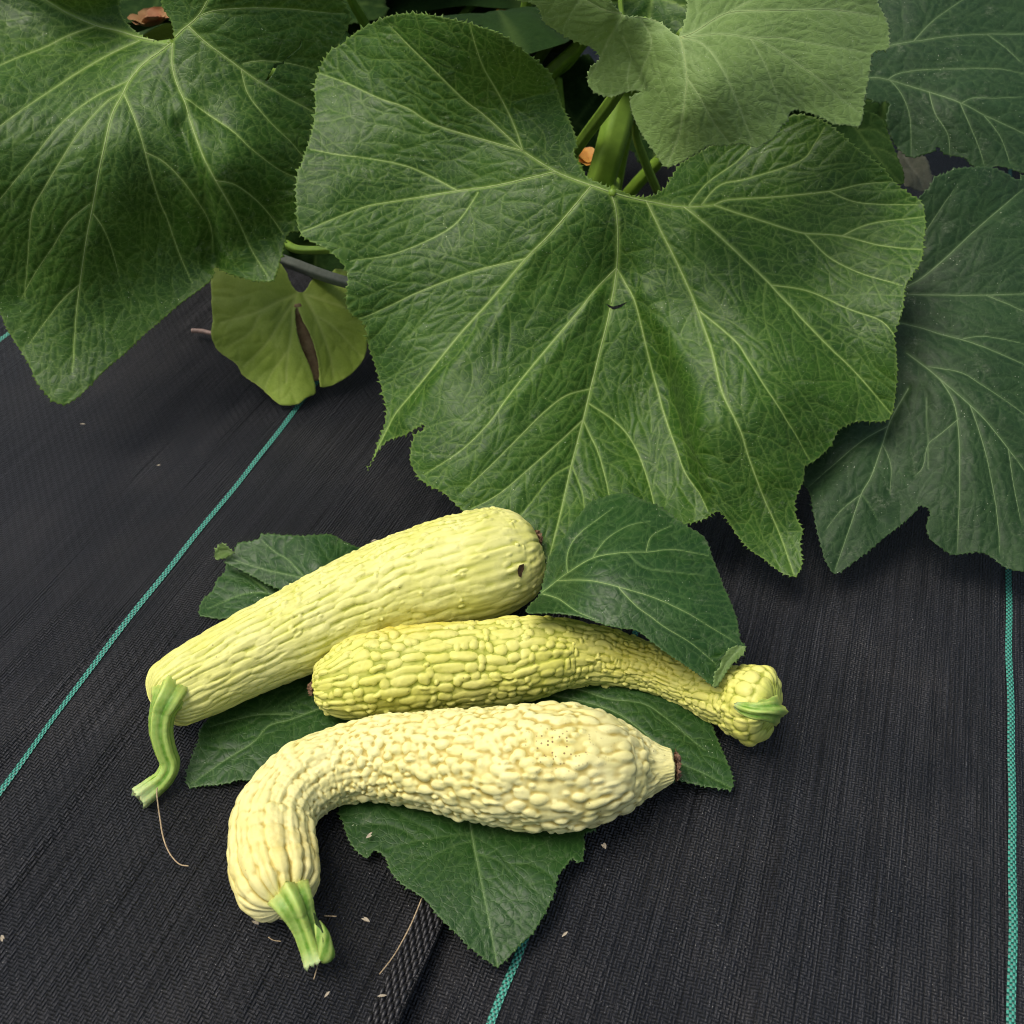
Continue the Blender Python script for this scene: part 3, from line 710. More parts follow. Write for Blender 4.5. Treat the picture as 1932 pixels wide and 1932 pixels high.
left_v = [(L1_(p), a, b) for p, a, b in [
 ([(945, 240), (850, 310), (780, 370), (720, 440), (680, 520), (620, 640), (580, 800), (545, 950), (515, 1120), (480, 1300), (450, 1500), (420, 1750), (400, 2050)], 6, 2),
 ([(945, 235), (860, 225), (770, 205), (640, 165), (535, 140), (370, 70), (250, 0), (150, -60)], 8, 4),
 ([(535, 140), (380, 190), (250, 250), (100, 310), (-100, 400)], 4, 2), ([(770, 220), (600, 300), (400, 420), (200, 560), (0, 700), (-100, 780)], 4.5, 2),
 ([(720, 440), (500, 560), (330, 700), (180, 880), (0, 1100), (-100, 1200)], 3, 1.6),
 ([(660, 520), (560, 600), (430, 750), (330, 900), (240, 1050), (180, 1170), (160, 1400), (140, 1650)], 3.5, 1.6),
 ([(685, 520), (740, 650), (790, 800), (830, 950), (880, 1110), (920, 1200), (960, 1320), (1010, 1450), (1060, 1560)], 3.6, 1.6),
 ([(955, 240), (950, 340), (965, 430), (1010, 550), (1060, 700), (1120, 850), (1190, 980), (1260, 1110), (1330, 1250), (1390, 1380), (1480, 1530)], 5, 1.8),
 ([(1190, 985), (1300, 1020), (1420, 1110), (1500, 1200), (1560, 1290)], 2.8, 1.5), ([(1010, 550), (1130, 620), (1280, 720), (1400, 830), (1550, 940), (1700, 1000)], 3, 1.5),
 ([(960, 215), (1010, 165), (1090, 95), (1150, 0), (1200, -100)], 6, 2.4), ([(1040, 145), (1130, 230), (1250, 320), (1400, 430), (1550, 520), (1700, 600), (1800, 660)], 5, 1.8),
 ([(1090, 95), (1180, 60), (1350, 45), (1600, 50), (1780, 70), (1900, 75)], 3.6, 1.6), ([(1330, 380), (1370, 520), (1480, 660), (1620, 800), (1700, 900)], 2.6, 1.4),
 ([(800, 840), (900, 890), (1000, 990), (1090, 1130), (1150, 1270), (1165, 1420)], 2.8, 1.4), ([(1340, 350), (1450, 335), (1600, 350), (1740, 385)], 2.4, 1.3),
 ([(515, 1180), (570, 1260), (620, 1380), (660, 1530)], 2.4, 1.3), ([(500, 1120), (380, 1220), (300, 1350), (200, 1500), (120, 1650)], 2.4, 1.3), ([(450, 1560), (350, 1650), (250, 1780), (160, 1900)], 2.4, 1.3)]]
left_z = [(323, 80, .335), (200, 40, .34), (0, 0, .36), (-50, 200, .31), (-60, 420, .22), (0, 570, .145), (110, 760, .075), (230, 660, .105), (330, 570, .135), (400, 530, .148), (180, 450, .205), (240, 250, .285), (330, 300, .262), (300, 420, .205),
 (430, 300, .262), (500, 530, .155), (560, 440, .185), (600, 300, .235), (630, 150, .290), (500, 150, .305), (640, 20, .345), (430, -30, .38), (100, -60, .39), (400, 200, .292), (400, 500, .160), (525, 450, .182), (420, 430, .200)]
def left_extra(X, Y):
    a = catmull(L1_([(1000, 700), (1080, 950), (1150, 1200), (1170, 1460)]), 30); d = np.full(X.shape, 1e3)
    for p in a: d = np.minimum(d, np.hypot(X-p[0], Y-p[1]))
    b = catmull(L1_([(1020, 600), (1120, 850), (1240, 1120), (1330, 1400)]), 30); e = np.full(X.shape, 1e3)
    for p in b: e = np.minimum(e, np.hypot(X-p[0], Y-p[1]))
    return -16*np.exp(-(d/16)**2)+9*np.exp(-(e/22)**2)
leaf('leaf', left_out, left_z, left_v, M_leaf, plant, step=2.9, teeth=3.6, toothgap=10, puff=7, l2=(42, 42), l3=24, seed=8, extra=left_extra, crop=(-90, -90, 2100, 2000),
     holes=[L1_([(1660, 215), (1640, 265), (1590, 310), (1560, 345), (1520, 350), (1490, 400), (1462, 448), (1478, 445), (1510, 400), (1535, 358), (1572, 352), (1570, 330), (1610, 300), (1650, 262)])],
     props=dict(label='upper left leaf with a dark torn split near its right edge'), uvs=(1, 1.2), ribmat=M_rib)
print('left', time.time()-T0)

# -- top leaf right of the middle, sky brightness put into its colour
T3 = lambda pts: Q(2300, 0, 1501, pts)
T2 = lambda pts: Q(1100, 0, 1300, pts)
tr_out = [(1280, 66), (1297, 20), (1302, -40), (1420, -110), (1600, -90)] + T3([(1220, 0), (1252, 60), (1275, 120), (1282, 170), (1280, 240), (1230, 245), (1195, 265), (1185, 350), (1180, 420), (1170, 500), (1165, 560), (1142, 606),
 (1080, 600), (1020, 595), (980, 570), (930, 545), (880, 530), (845, 522), (805, 540), (798, 580), (760, 610), (730, 655), (690, 685), (645, 707), (600, 688), (560, 684), (490, 690), (430, 685), (390, 710), (350, 740), (290, 780), (220, 802),
 (180, 755), (145, 700), (110, 640), (80, 570), (55, 500), (58, 460), (95, 440), (60, 432), (0, 448)]) + T2([(1730, 535), (1640, 510), (1605, 450), (1620, 380), (1675, 325), (1640, 270), (1560, 230), (1450, 175), (1360, 110), (1345, 60), (1310, 10), (1200, -30)]) + \
 [(960, -40), (1000, -90), (1080, -110), (1140, -60), (1152, -10), (1160, 15), (1180, 30), (1208, 31), (1248, 42)]
tr_v = [(p, a, b) for p, a, b in [
 ([(1282, 70)]+T3([(305, 250), (318, 370), (310, 460), (300, 540), (280, 650), (225, 790)]), 5, 1.8), (T3([(318, 370), (380, 460), (440, 570), (520, 680)]), 2.6, 1.4),
 ([(1282, 70)]+T3([(380, 200), (450, 270), (520, 400), (600, 600), (640, 690)]), 3.6, 1.5), ([(1282, 70)]+T3([(470, 165), (620, 190), (700, 220), (800, 280), (950, 380), (1150, 540)]), 4, 1.6),
 (T3([(285, 175), (360, 150), (500, 70), (640, 58), (800, 55), (1000, 50), (1230, 80)]), 5.5, 2), (T3([(620, 190), (760, 185), (900, 210), (1180, 255)]), 2.8, 1.4), (T3([(620, 195), (690, 320), (760, 500), (800, 560)]), 2.4, 1.3),
 (T3([(500, 70), (640, 0), (760, -60)]), 3, 1.6), ([(1280, 68), (1248, 43), (1208, 33), (1173, 32)], 4, 3), ([(1173, 32), (1147, 75), (1132, 111), (1110, 150)], 3, 1.5), ([(1173, 32), (1120, 10), (1060, -30)], 3, 1.5),
 (T2([(1560, 0), (1490, 120), (1470, 180)]), 2.2, 1.3), (T2([(1800, 200), (1830, 300), (1820, 400), (1835, 520)]), 2.4, 1.3), (T3([(100, 90), (150, 200), (90, 350), (50, 430)]), 2.4, 1.3)]]
tr_z = [(1282, 68, .390), (1248, 40, .395), (1173, 32, .398), (1050, 0, .40), (1010, 20, .39), (1120, 90, .365), (1108, 154, .335), (1150, 182, .330), (1195, 190, .335), (1255, 316, .300), (1215, 250, .318), (1287, 213, .345), (1370, 270, .322),
 (1441, 270, .320), (1500, 208, .335), (1619, 239, .318), (1635, 140, .345), (1672, 50, .365), (1450, 100, .375), (1560, 150, .352), (1500, -40, .41), (1350, -50, .42), (1366, 28, .398), (1350, 160, .365)]
def tr_extra(X, Y):
    d = np.full(X.shape, 1e3)
    for p in catmull([(1165, 20), (1155, 70), (1190, 130), (1212, 172)], 20): d = np.minimum(d, np.hypot(X-p[0], Y-p[1]))
    return -7*np.exp(-(d/11)**2)
leaf('leaf', tr_out, tr_z, tr_v, M_leafpale_lit, plant, step=2.7, teeth=3.6, toothgap=9, puff=5, l2=(30, 36), l3=19, seed=21, crop=(-90, -80, 2040, 2000), extra=tr_extra,
     props=dict(label='green leaf coloured sky-bright, held highest, above the top edge of the largest leaf'), uvs=(1, 1.5), blister=.7, ribw=.8)

# -- leaf in the upper right corner, vignette darkening put into its colour
fr_out = T3([(1090, 330), (1130, 420), (1190, 480), (1235, 500), (1262, 492), (1284, 500), (1270, 560), (1290, 640), (1320, 700), (1388, 748), (1450, 735), (1505, 722), (1508, 705), (1530, 705), (1535, 725), (1580, 745), (1650, 755), (1680, 790), (1750, 808), (1800, 795),
 (1860, 800), (1932, 825), (2080, 830), (2200, 700), (2250, 300), (2150, -80), (1700, -200), (1350, -150), (1200, -20), (1150, 150)])
fr_v = [(T3(p), a, b) for p, a, b in [([(1130, 375), (1200, 370), (1280, 380), (1450, 430), (1630, 485), (1760, 550), (1932, 630), (2100, 700)], 4.5, 2), ([(1280, 380), (1360, 345), (1600, 330), (1800, 320), (1932, 345)], 3, 1.6),
 ([(1270, 225), (1400, 205), (1560, 180), (1760, 158), (1932, 155), (2100, 150)], 4, 2), ([(1400, 205), (1500, 100), (1640, 0), (1750, -60)], 3, 1.6), ([(1290, 380), (1350, 450), (1390, 560), (1395, 740)], 2.8, 1.5),
 ([(1480, 440), (1510, 540), (1570, 640), (1580, 740)], 2.8, 1.4), ([(1630, 485), (1680, 600), (1720, 700), (1750, 800)], 2.8, 1.4), ([(1640, 485), (1700, 460), (1800, 462), (1932, 455)], 2.6, 1.4), ([(1760, 158), (1850, 220), (1932, 300)], 2.4, 1.3), ([(1750, 550), (1830, 660), (1870, 780)], 2.6, 1.4)]]
fr_z = [(1610, 150, .27), (1674, 200, .25), (1690, 280, .215), (1800, 300, .21), (1930, 325, .20), (2050, 320, .19), (1800, 150, .265), (1932, 100, .275), (1750, 0, .315), (1932, -20, .31), (1640, 40, .30), (2050, 0, .30), (1810, 190, .255)]
leaf('leaf', fr_out, fr_z, fr_v, M_leafvignette, plant, step=3.0, teeth=3.6, toothgap=11, puff=6, l2=(34, 40), l3=22, seed=31, crop=(-90, -80, 2030, 2000), ribmat=M_ribdark,
     props=dict(label='green leaf coloured vignette-dark, filling the upper right corner'), uvs=(1, 1.5))
# -- right-hand leaf below it
r_out = T3([(1930, 838), (1907, 860), (1870, 850), (1800, 822), (1720, 808), (1600, 812), (1540, 840), (1500, 852), (1470, 900), (1430, 940), (1380, 1000), (1300, 1100), (1240, 1250)]) + \
 V5([(1160, 300), (1100, 500), (1000, 700), (880, 850), (810, 1010), (790, 1080), (830, 1150), (850, 1250), (880, 1380), (910, 1480), (965, 1552), (1040, 1510), (1130, 1450), (1220, 1370), (1300, 1310), (1370, 1250), (1392, 1212), (1440, 1220), (1455, 1260), (1432, 1320),
     (1450, 1390), (1520, 1440), (1570, 1465), (1680, 1455), (1760, 1470), (1830, 1520), (1932, 1550), (2050, 1530), (2180, 1400), (2250, 1000), (2230, 500), (2180, 100), (2080, -300)])
r_v = [(p, a, b) for p, a, b in [
 ([(1702, 545)]+T3([(1440, 1330), (1560, 1230), (1700, 1100), (1850, 970), (1932, 900)]), 5, 2), (T3([(1400, 1280), (1440, 1150), (1520, 1020), (1600, 900)]), 3, 1.5), (V5([(1310, 128), (1480, 130), (1740, 130), (1932, 130), (2100, 140)]), 4, 2), (V5([(1740, 132), (1850, 180), (1932, 220), (2080, 280)]), 3, 1.6),
 (V5([(1270, 270), (1400, 300), (1500, 330), (1620, 362), (1750, 410), (1932, 490), (2100, 560)]), 4, 1.8), (V5([(1620, 355), (1740, 345), (1932, 385)]), 2.6, 1.4), (V5([(1330, 430), (1450, 520), (1550, 610), (1640, 690), (1740, 790), (1850, 920), (1960, 1060), (2050, 1200)]), 5, 2),
 (V5([(1440, 500), (1600, 530), (1720, 600), (1932, 740), (2060, 850)]), 3, 1.6), (V5([(1500, 565), (1570, 690), (1595, 850), (1600, 1000), (1600, 1200), (1590, 1450)]), 3.8, 1.6), (V5([(1595, 770), (1500, 850), (1440, 900), (1415, 1010), (1370, 1060)]), 2.6, 1.4),
 (V5([(1340, 610), (1250, 770), (1200, 920), (1150, 1060), (1100, 1150), (1040, 1320), (965, 1545)]), 4.5, 1.7), (V5([(1240, 800), (1100, 880), (950, 1010), (830, 1120)]), 3, 1.5), (V5([(1210, 900), (1250, 1000), (1245, 1150)]), 2.4, 1.3), (V5([(1100, 1150), (1000, 1230), (920, 1330)]), 2.4, 1.3),
 (V5([(1100, 1150), (1150, 1220), (1180, 1280)]), 2.2, 1.3), (V5([(1650, 700), (1720, 900), (1770, 1100), (1800, 1300), (1810, 1460)]), 3, 1.5), (V5([(1430, 660), (1435, 800), (1440, 900), (1440, 1020)]), 2.2, 1.3), (V5([(1850, 920), (1880, 1100), (1920, 1300)]), 2.6, 1.4)]]
r_z = [(1702, 545, .150), (1760, 345, .225), (1907, 345, .215), (1840, 434, .19), (1932, 560, .15), (1773, 714, .115), (1861, 799, .095), (1932, 850, .080), (1681, 792, .088), (1625, 932, .055), (1576, 1075, .022), (1515, 890, .05), (1550, 960, .045), (1732, 960, .048), (1760, 1000, .040), (1806, 932, .062),
 (1806, 1042, .030), (1932, 1075, .028), (1700, 985, .038), (2030, 1000, .035), (2060, 600, .13), (2030, 350, .20), (1600, 800, .085), (1640, 650, .12)]
leaf('leaf', r_out, r_z, r_v, M_leafvignette, plant, step=3.0, teeth=3.0, toothgap=11, puff=10, l2=(40, 40), l3=21, seed=41, crop=(-90, -80, 2030, 2000), ribmat=M_ribdark,
     props=dict(label='green leaf coloured vignette-dark, on the right with a notch in its lower edge'), uvs=(1, 1.2))
print('right', time.time()-T0)
# -- dark leaf showing between
leaf('leaf', [(1540, 215), (1600, 205), (1650, 215), (1672, 235), (1690, 290), (1704, 330), (1700, 350), (1660, 330), (1600, 280), (1550, 250)], [(1600, 240, .235), (1690, 330, .205), (1650, 220, .245), (1540, 215, .25), (1600, 290, .215)],
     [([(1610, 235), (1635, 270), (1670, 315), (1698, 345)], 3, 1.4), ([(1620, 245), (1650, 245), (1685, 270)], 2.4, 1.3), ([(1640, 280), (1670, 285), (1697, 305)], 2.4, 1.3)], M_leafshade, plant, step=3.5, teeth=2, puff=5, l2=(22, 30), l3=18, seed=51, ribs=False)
leaf('leaf', Q(3100, 300, 701, [(640, 720), (760, 760), (880, 770), (930, 840), (960, 920), (1000, 1010), (975, 1100), (930, 1145), (850, 1150), (760, 1130), (690, 1090), (660, 960)]), [(1700, 300, .14), (1750, 300, .13), (1760, 365, .12), (1710, 365, .125)],
     [(Q(3100, 300, 701, [(700, 760), (800, 900), (900, 1100)]), 3, 1.5)], M_leafdead, plant, step=3.5, teeth=2, puff=9, l2=(18, 20), l3=12, seed=52, ribs=False, blister=3, props=dict(label='withered grey leaf'))
# -- small yellowing leaf low on the left, split by a brown tear
Y_ = lambda pts: Q(700, 800, 800, pts)
leaf('leaf', Y_([(860, 510), (900, 600), (960, 680), (1010, 700), (1060, 670), (1110, 600), (1200, 570), (1260, 560), (1330, 500), (1500, 560), (1600, 760), (1590, 950), (1600, 1100), (1590, 1220), (1540, 1330), (1440, 1430), (1300, 1510), (1220, 1540), (1165, 1520), (1150, 1300), (1100, 1100), (1020, 960), (975, 830),
                 (945, 870), (955, 1000), (1000, 1140), (1080, 1330), (1125, 1500), (1135, 1600), (1050, 1640), (980, 1690), (900, 1700), (830, 1690), (760, 1640), (640, 1540), (500, 1440), (440, 1330), (340, 1260), (270, 1200), (235, 1080), (245, 950), (230, 800), (215, 600), (240, 480), (500, 380), (700, 380)]),
     [(405, 520, .105), (560, 560, .085), (412, 650, .055), (530, 755, .018), (598, 735, .020), (690, 650, .045), (680, 540, .08), (500, 600, .085), (630, 620, .065), (560, 660, .058), (480, 700, .035)],
     [(Y_(p), a, b) for p, a, b in [([(960, 720), (930, 850), (920, 1050), (890, 1280), (880, 1500)], 4, 2), ([(950, 720), (800, 780), (600, 880), (300, 960)], 4, 2), ([(950, 760), (850, 900), (700, 1150), (500, 1350)], 3.5, 1.8), ([(640, 900), (560, 1050), (340, 1180)], 3, 1.5), ([(900, 1200), (760, 1400), (690, 1560)], 3, 1.5),
       ([(1030, 710), (1200, 760), (1400, 820), (1580, 860)], 4, 2), ([(1030, 720), (1130, 900), (1250, 1200), (1300, 1450)], 4, 2), ([(1130, 900), (1300, 1000), (1540, 1250)], 3, 1.5)]],
     M_leafyellow, plant, step=3.2, teeth=.8, toothgap=16, puff=9, l2=(50, 60), l3=0, seed=61, ribs=False, vgain=.6, blister=.4, props=dict(label='small yellow-green leaf split by a brown tear'))
tp = P(*np.array(Y_([(975, 790), (1010, 950), (1060, 1120), (1120, 1300), (1150, 1480)])).T, np.array([.086, .070, .056, .038, .024]))
v_, f_, _ = tube(catmull(tp, 6), np.interp(np.linspace(0, 1, 25), [0, .4, .8, 1], [.003, .0095, .009, .004]), 8, flat=.3)
link('leaf_tear', mesh_poly('leaf_tear', local(v_, plant), f_), simple('tear_brown', (.38, .27, .14), (.20, .12, .06), 120, .9), plant)

# -- leaves deeper inside the plant, dark between the big ones
def back_leaf(c, rx, ry, rot, z0, slope, seed, mat=M_leafshade, lab=None):
    a = np.linspace(0, 2*np.pi, 22, endpoint=False); rng = np.random.default_rng(seed)
    rr = 1+.16*np.cos(5*a+seed)+.05*rng.normal(size=22)
    x = rr*rx*np.cos(a); y = rr*ry*np.sin(a); ca, sa = math.cos(rot), math.sin(rot)
    out = [(c[0]+p*ca-q*sa, c[1]+p*sa+q*ca) for p, q in zip(x, y)]
    vs = []
    for k in range(5):
        t = k/5*2*np.pi+.4; vs.append(([c, (c[0]+.5*rx*math.cos(t), c[1]+.5*ry*math.sin(t)+4), (c[0]+.95*rx*math.cos(t), c[1]+.95*ry*math.sin(t))], 4, 1.6))
    zc = [(c[0]+dx*rx, c[1]+dy*ry, z0-slope*dy*ry+rng.uniform(-.008, .008)) for dx, dy in ((0, 0), (1, 0), (-1, 0), (0, 1), (0, -1), (.7, .7), (-.7, -.7), (.7, -.7), (-.7, .7))]
    return leaf('leaf', out, zc, vs, mat, plant, step=5, teeth=3, toothgap=14, puff=8, l2=(44, 50), l3=0, seed=seed, ribs=False, crop=(-80, -80, 2020, 2000), uvs=(1, 1.5))
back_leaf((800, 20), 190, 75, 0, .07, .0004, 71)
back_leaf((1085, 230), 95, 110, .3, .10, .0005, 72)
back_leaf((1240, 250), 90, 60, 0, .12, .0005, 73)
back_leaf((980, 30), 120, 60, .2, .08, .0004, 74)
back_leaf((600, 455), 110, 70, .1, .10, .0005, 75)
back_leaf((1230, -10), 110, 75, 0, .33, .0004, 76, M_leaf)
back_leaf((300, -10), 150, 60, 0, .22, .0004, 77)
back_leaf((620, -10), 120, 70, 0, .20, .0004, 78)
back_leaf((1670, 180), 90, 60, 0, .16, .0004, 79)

# -- further plant growth, added mostly above the picture to block light from behind
brng = np.random.default_rng(99)
def far_leaf(x, y, z, R, az, tilt, seed):
    rng = np.random.default_rng(seed); n = 70; a = np.linspace(0, 2*np.pi, n, endpoint=False)
    rr = R*(1+.14*np.cos(5*a)+.03*np.sin(13*a+seed))*(1-.75*np.exp(-((a-np.pi)/.22)**2))+R*.03*rng.uniform(-1, 1, n)
    V = [(0, 0, 0)]; F = []; ve = [1]
    for k in range(1, 9):
        q = k/8
        for j in range(n):
            r_ = rr[j]*q; zz = -.35*R*q*q+.07*R*q*abs(math.sin(2.5*a[j]))+.012*R*math.sin(9*q+5*a[j]+seed)
            V.append((r_*math.cos(a[j]), r_*math.sin(a[j]), zz)); ve.append(max(0, math.cos(5*a[j]))**30)
    for j in range(n): F.append((0, 1+j, 1+(j+1) % n, 0))
    for k in range(7):
        for j in range(n): b = 1+k*n; F.append((b+j, b+n+j, b+n+(j+1) % n, b+(j+1) % n))
    M = Matrix.Rotation(az, 4, 'Z') @ Matrix.Rotation(tilt, 4, 'X')
    Vw = np.array([list(M @ Vector(v)) for v in V])+np.array([x, y, z])
    me = mesh_poly('leaf', local(Vw, plant), F, True, dict(vein=np.array(ve)*.6, edge=np.zeros(len(V)), hgt=np.zeros(len(V))))
    at = me.attributes.new('leafuv', 'FLOAT_VECTOR', 'POINT'); at.data.foreach_set('vector', (np.array(V, np.float32)*22).ravel())
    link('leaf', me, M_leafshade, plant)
for i in range(34):
    yy = brng.uniform(1.6, 2.2); far_leaf(brng.uniform(-.95, 1.15), yy, brng.uniform(.20, .60)+.15*(yy-1.2), brng.uniform(.16, .25), brng.uniform(0, 6.28), brng.uniform(.2, .9), 200+i)
for i in range(26):
    far_leaf(brng.uniform(-.8, 1.1), brng.uniform(1.35, 1.9), brng.uniform(.08, .28), brng.uniform(.14, .22), brng.uniform(0, 6.28), brng.uniform(.1, .9), 300+i)

# -- stalks
def stalk(name, pts, zs, rpx, mat, ribs=5, parent=plant, **kw):
    w = P(np.array(pts)[:, 0], np.array(pts)[:, 1], np.array(zs)); c = catmull(w, 8)
    r_ = np.interp(np.linspace(0, 1, len(c)), np.linspace(0, 1, len(rpx)), rpx)*depth(c)/FPX
    v_, f_, _ = tube(c, r_, 20, ribs, .10)
    return link(name, mesh_poly(name, local(v_, parent) if parent else v_, f_), mat, parent, **kw)
stalk('stalk', [(1118, 400), (1150, 290), (1188, 150), (1215, 60)], [.12, .19, .26, .33], [27, 27, 30, 26], M_petiole)
stalk('stalk', [(1060, 320), (1105, 255), (1150, 195), (1200, 120)], [.15, .21, .26, .31], [10, 11, 12, 10], M_petiole)
stalk('stalk', [(1000, 190), (1036, 139), (1091, 87), (1140, 30)], [.12, .17, .21, .26], [13, 13, 12, 11], M_petiole)
stalk('stalk', [(950, 110), (970, 76), (991, 16), (1005, -50)], [.15, .18, .22, .27], [10, 10, 10, 10], M_petiole)
stalk('stalk', [(1010, 120), (1030, 90), (1060, 50), (1080, 0)], [.13, .16, .2, .24], [9, 9, 9, 9], M_petiole)
stalk('stalk', [(700, 70), (683, 35), (663, 0), (650, -40)], [.18, .21, .24, .27], [9, 9, 8, 8], M_petiole)
stalk('stalk', [(1175, 380), (1160, 372), (1155, 363)], [.2, .232, .250], [9, 8, 7], M_petiole)
stalk('stalk', [(500, 478), (560, 500), (620, 522), (700, 545)], [.10, .10, .10, .10], [10, 11, 11, 10], M_petiolegrey, label='pale grey stalk')
stalk('stalk', [(1180, 70), (1172, 20), (1170, -30)], [.33, .35, .37], [5, 5, 5], M_petiole)
for pp, zz, rr in (([(1010, 210), (1040, 150), (1075, 120), (1120, 60)], [.11, .15, .18, .22], [6, 6, 6, 5]), ([(1240, 360), (1215, 300), (1200, 250), (1205, 190)], [.13, .17, .2, .24], [8, 8, 7, 7]),
                   ([(850, 60), (880, 20), (930, -20)], [.15, .17, .2], [7, 7, 7]), ([(1090, 330), (1060, 240), (1050, 150)], [.08, .12, .16], [12, 11, 10]), ([(520, 440), (560, 470), (640, 470)], [.09, .10, .12], [8, 8, 7])):
    stalk('stalk', pp, zz, rr, M_petiole)
crown = np.array([.13, 1.34, .01])
for jx, jy, jz, rr in ((323, 84, .325, 8), (1290, 62, .375, 9), (1702, 547, .138, 8), (1620, 146, .25, 8), (1165, 384, .215, 9)):     # leaf stalks run back to the crown
    j0 = P(jx, jy, jz); j1 = j0+np.array([0, .05, -.03]); j3 = j0*.35+crown*.65; j3[2] = jz*.55
    c = catmull(np.array([j0, j1, j3, crown]), 8); r_ = np.interp(np.linspace(0, 1, len(c)), [0, 1], [.0045, .009])
    v_, f_, _ = tube(c, r_, 14, 5, .10); link('stalk', mesh_poly('stalk', local(v_, plant), f_), M_petiole, plant)
# blossoms
def petals(name, c, z, n, L_, w, mat, seed, label):
    rng = np.random.default_rng(seed); e = empty(name, tuple(P(c[0], c[1], z).tolist())); e.parent = plant; e.location = Vector(e.location)-Vector(plant.location); e['label'] = label
    for k in range(n):
        a = k/n*6.28+rng.uniform(-.3, .3); tl = rng.uniform(.4, 1.1)
        V, F = [], []
        for i in range(9):
            t = i/8
            for j in range(5):
                s = (j-2)/2; ww = w*math.sin(math.pi*min(1, .15+t*.85))**.7
                x = L_*t*math.cos(tl*t+.2); zz = L_*t*math.sin(tl*t+.2)-.2*L_*t*t*2; y = s*ww; zz += .35*ww*s*s+.1*ww*math.sin(9*t+j)
                V.append((x*math.cos(a)-y*math.sin(a), x*math.sin(a)+y*math.cos(a), zz))
        for i in range(8):
            for j in range(4): F.append((i*5+j, i*5+j+1, (i+1)*5+j+1, (i+1)*5+j))
        link('petal', mesh_poly('petal', V, F), mat, e)
petals('blossom', (932, 66), .20, 5, .05, .014, M_petal, 1, 'orange blossom')
petals('blossom', (1112, 306), .14, 4, .032, .012, M_petal, 2, 'yellow blossom tucked behind the stalk')
petals('blossom', (286, 48), .255, 6, .035, .013, M_petalpale, 3, 'withered blossom')

# ------------------------------------------------------------------ cut leaves lying under and over the fruit
S1 = lambda pts: Q(400, 1800, 1200, pts)
S2 = lambda pts: Q(1600, 1700, 1400, pts)
S3 = lambda pts: Q(700, 2500, 1200, pts)
S4 = lambda pts: Q(1900, 2600, 1100, pts)
bed_out = S1([(640, 1370), (600, 1400), (550, 1470), (542, 1530), (520, 1600), (492, 1680), (478, 1800), (560, 1805), (640, 1800), (720, 1790), (800, 1770), (900, 1780), (1000, 1750)]) + [(560, 1480), (640, 1500)] + \
 S3([(900, 815), (892, 850), (920, 900), (960, 1000), (1020, 1080), (1080, 1115), (1110, 1068), (1180, 1108), (1210, 1190), (1280, 1270), (1360, 1320), (1430, 1370), (1510, 1470), (1600, 1560), (1680, 1640), (1780, 1720), (1847, 1757)]) + \
 S4([(0, 1650), (60, 1580), (130, 1520), (200, 1410), (240, 1330), (280, 1250), (300, 1160), (350, 1100), (390, 1045), (420, 1070), (450, 1060), (470, 960), (465, 885), (530, 860), (575, 800)]) + [(1180, 1530), (1240, 1490)] + \
 S4([(1080, 530), (1200, 550), (1340, 575), (1432, 588), (1435, 500), (1390, 390), (1350, 290), (1300, 170), (1260, 80)]) + [(1300, 1318), (1230, 1292), (1160, 1270), (1050, 1230), (900, 1170), (760, 1160), (640, 1200), (540, 1260)]
bed_v = [([(840, 1300), (860, 1400)]+S3([(1680, 880), (1700, 1000), (1740, 1200), (1790, 1450), (1845, 1750)]), 4.5, 2), ([(840, 1290), (700, 1310)]+S1([(1260, 1345), (1100, 1400), (960, 1440), (870, 1540), (700, 1650), (500, 1790)]), 4, 1.6),
 (S1([(1100, 1370), (900, 1370), (700, 1420), (600, 1450)]), 3, 1.5), ([(840, 1290), (1000, 1290)]+S2([(750, 1190), (900, 1240), (1080, 1260), (1200, 1330), (1400, 1500)]), 3.6, 1.6), ([(1000, 1300)]+S2([(900, 1290), (1080, 1400), (1250, 1550), (1400, 1620), (1530, 1690)]), 4, 1.6),
 (S3([(1690, 960), (1500, 980), (1300, 1020), (1180, 1060)]), 2.6, 1.4, 2), (S3([(1700, 1000), (1560, 1040), (1400, 1130), (1290, 1250)]), 2.4, 1.4, 2), (S3([(1720, 1080), (1850, 1130), (1932, 1220)]), 2.6, 1.4, 2)]
bed_z = [(360, 1470, .006), (480, 1400, .012), (600, 1330, .007), (640, 1540, .006), (760, 1560, .010), (890, 1560, .008), (800, 1680, .014), (1000, 1680, .016), (937, 1823, .006), (1100, 1590, .010), (1180, 1450, .008), (1380, 1485, .006), (1330, 1350, .010), (1270, 1420, .013), (900, 1250, .006), (1100, 1300, .008)]
leaf('leaf', bed_out, bed_z, bed_v, M_leafcut, None, step=2.8, teeth=3.8, toothgap=11, puff=4, l2=(40, 42), l3=22, seed=81, ribmat=M_ribdark, blister=.5, ribw=.7,
     props=dict(label='dark green cut leaf lying flat beneath the three squashes, its pointed lobe at the front', category='leaf'))
dr_out = S2([(560, 690), (600, 520), (645, 450), (690, 400), (740, 330), (800, 250), (860, 215), (990, 185), (1080, 220), (1180, 270), (1290, 350), (1390, 410), (1430, 490), (1470, 580), (1510, 700), (1560, 830), (1578, 940), (1600, 975), (1570, 1025), (1510, 1080), (1480, 1150), (1448, 1178), (1380, 1120), (1320, 1080), (1250, 1030), (1190, 985), (1130, 940), (1050, 890), (950, 876), (830, 842), (740, 815), (620, 800), (490, 805), (510, 750)])
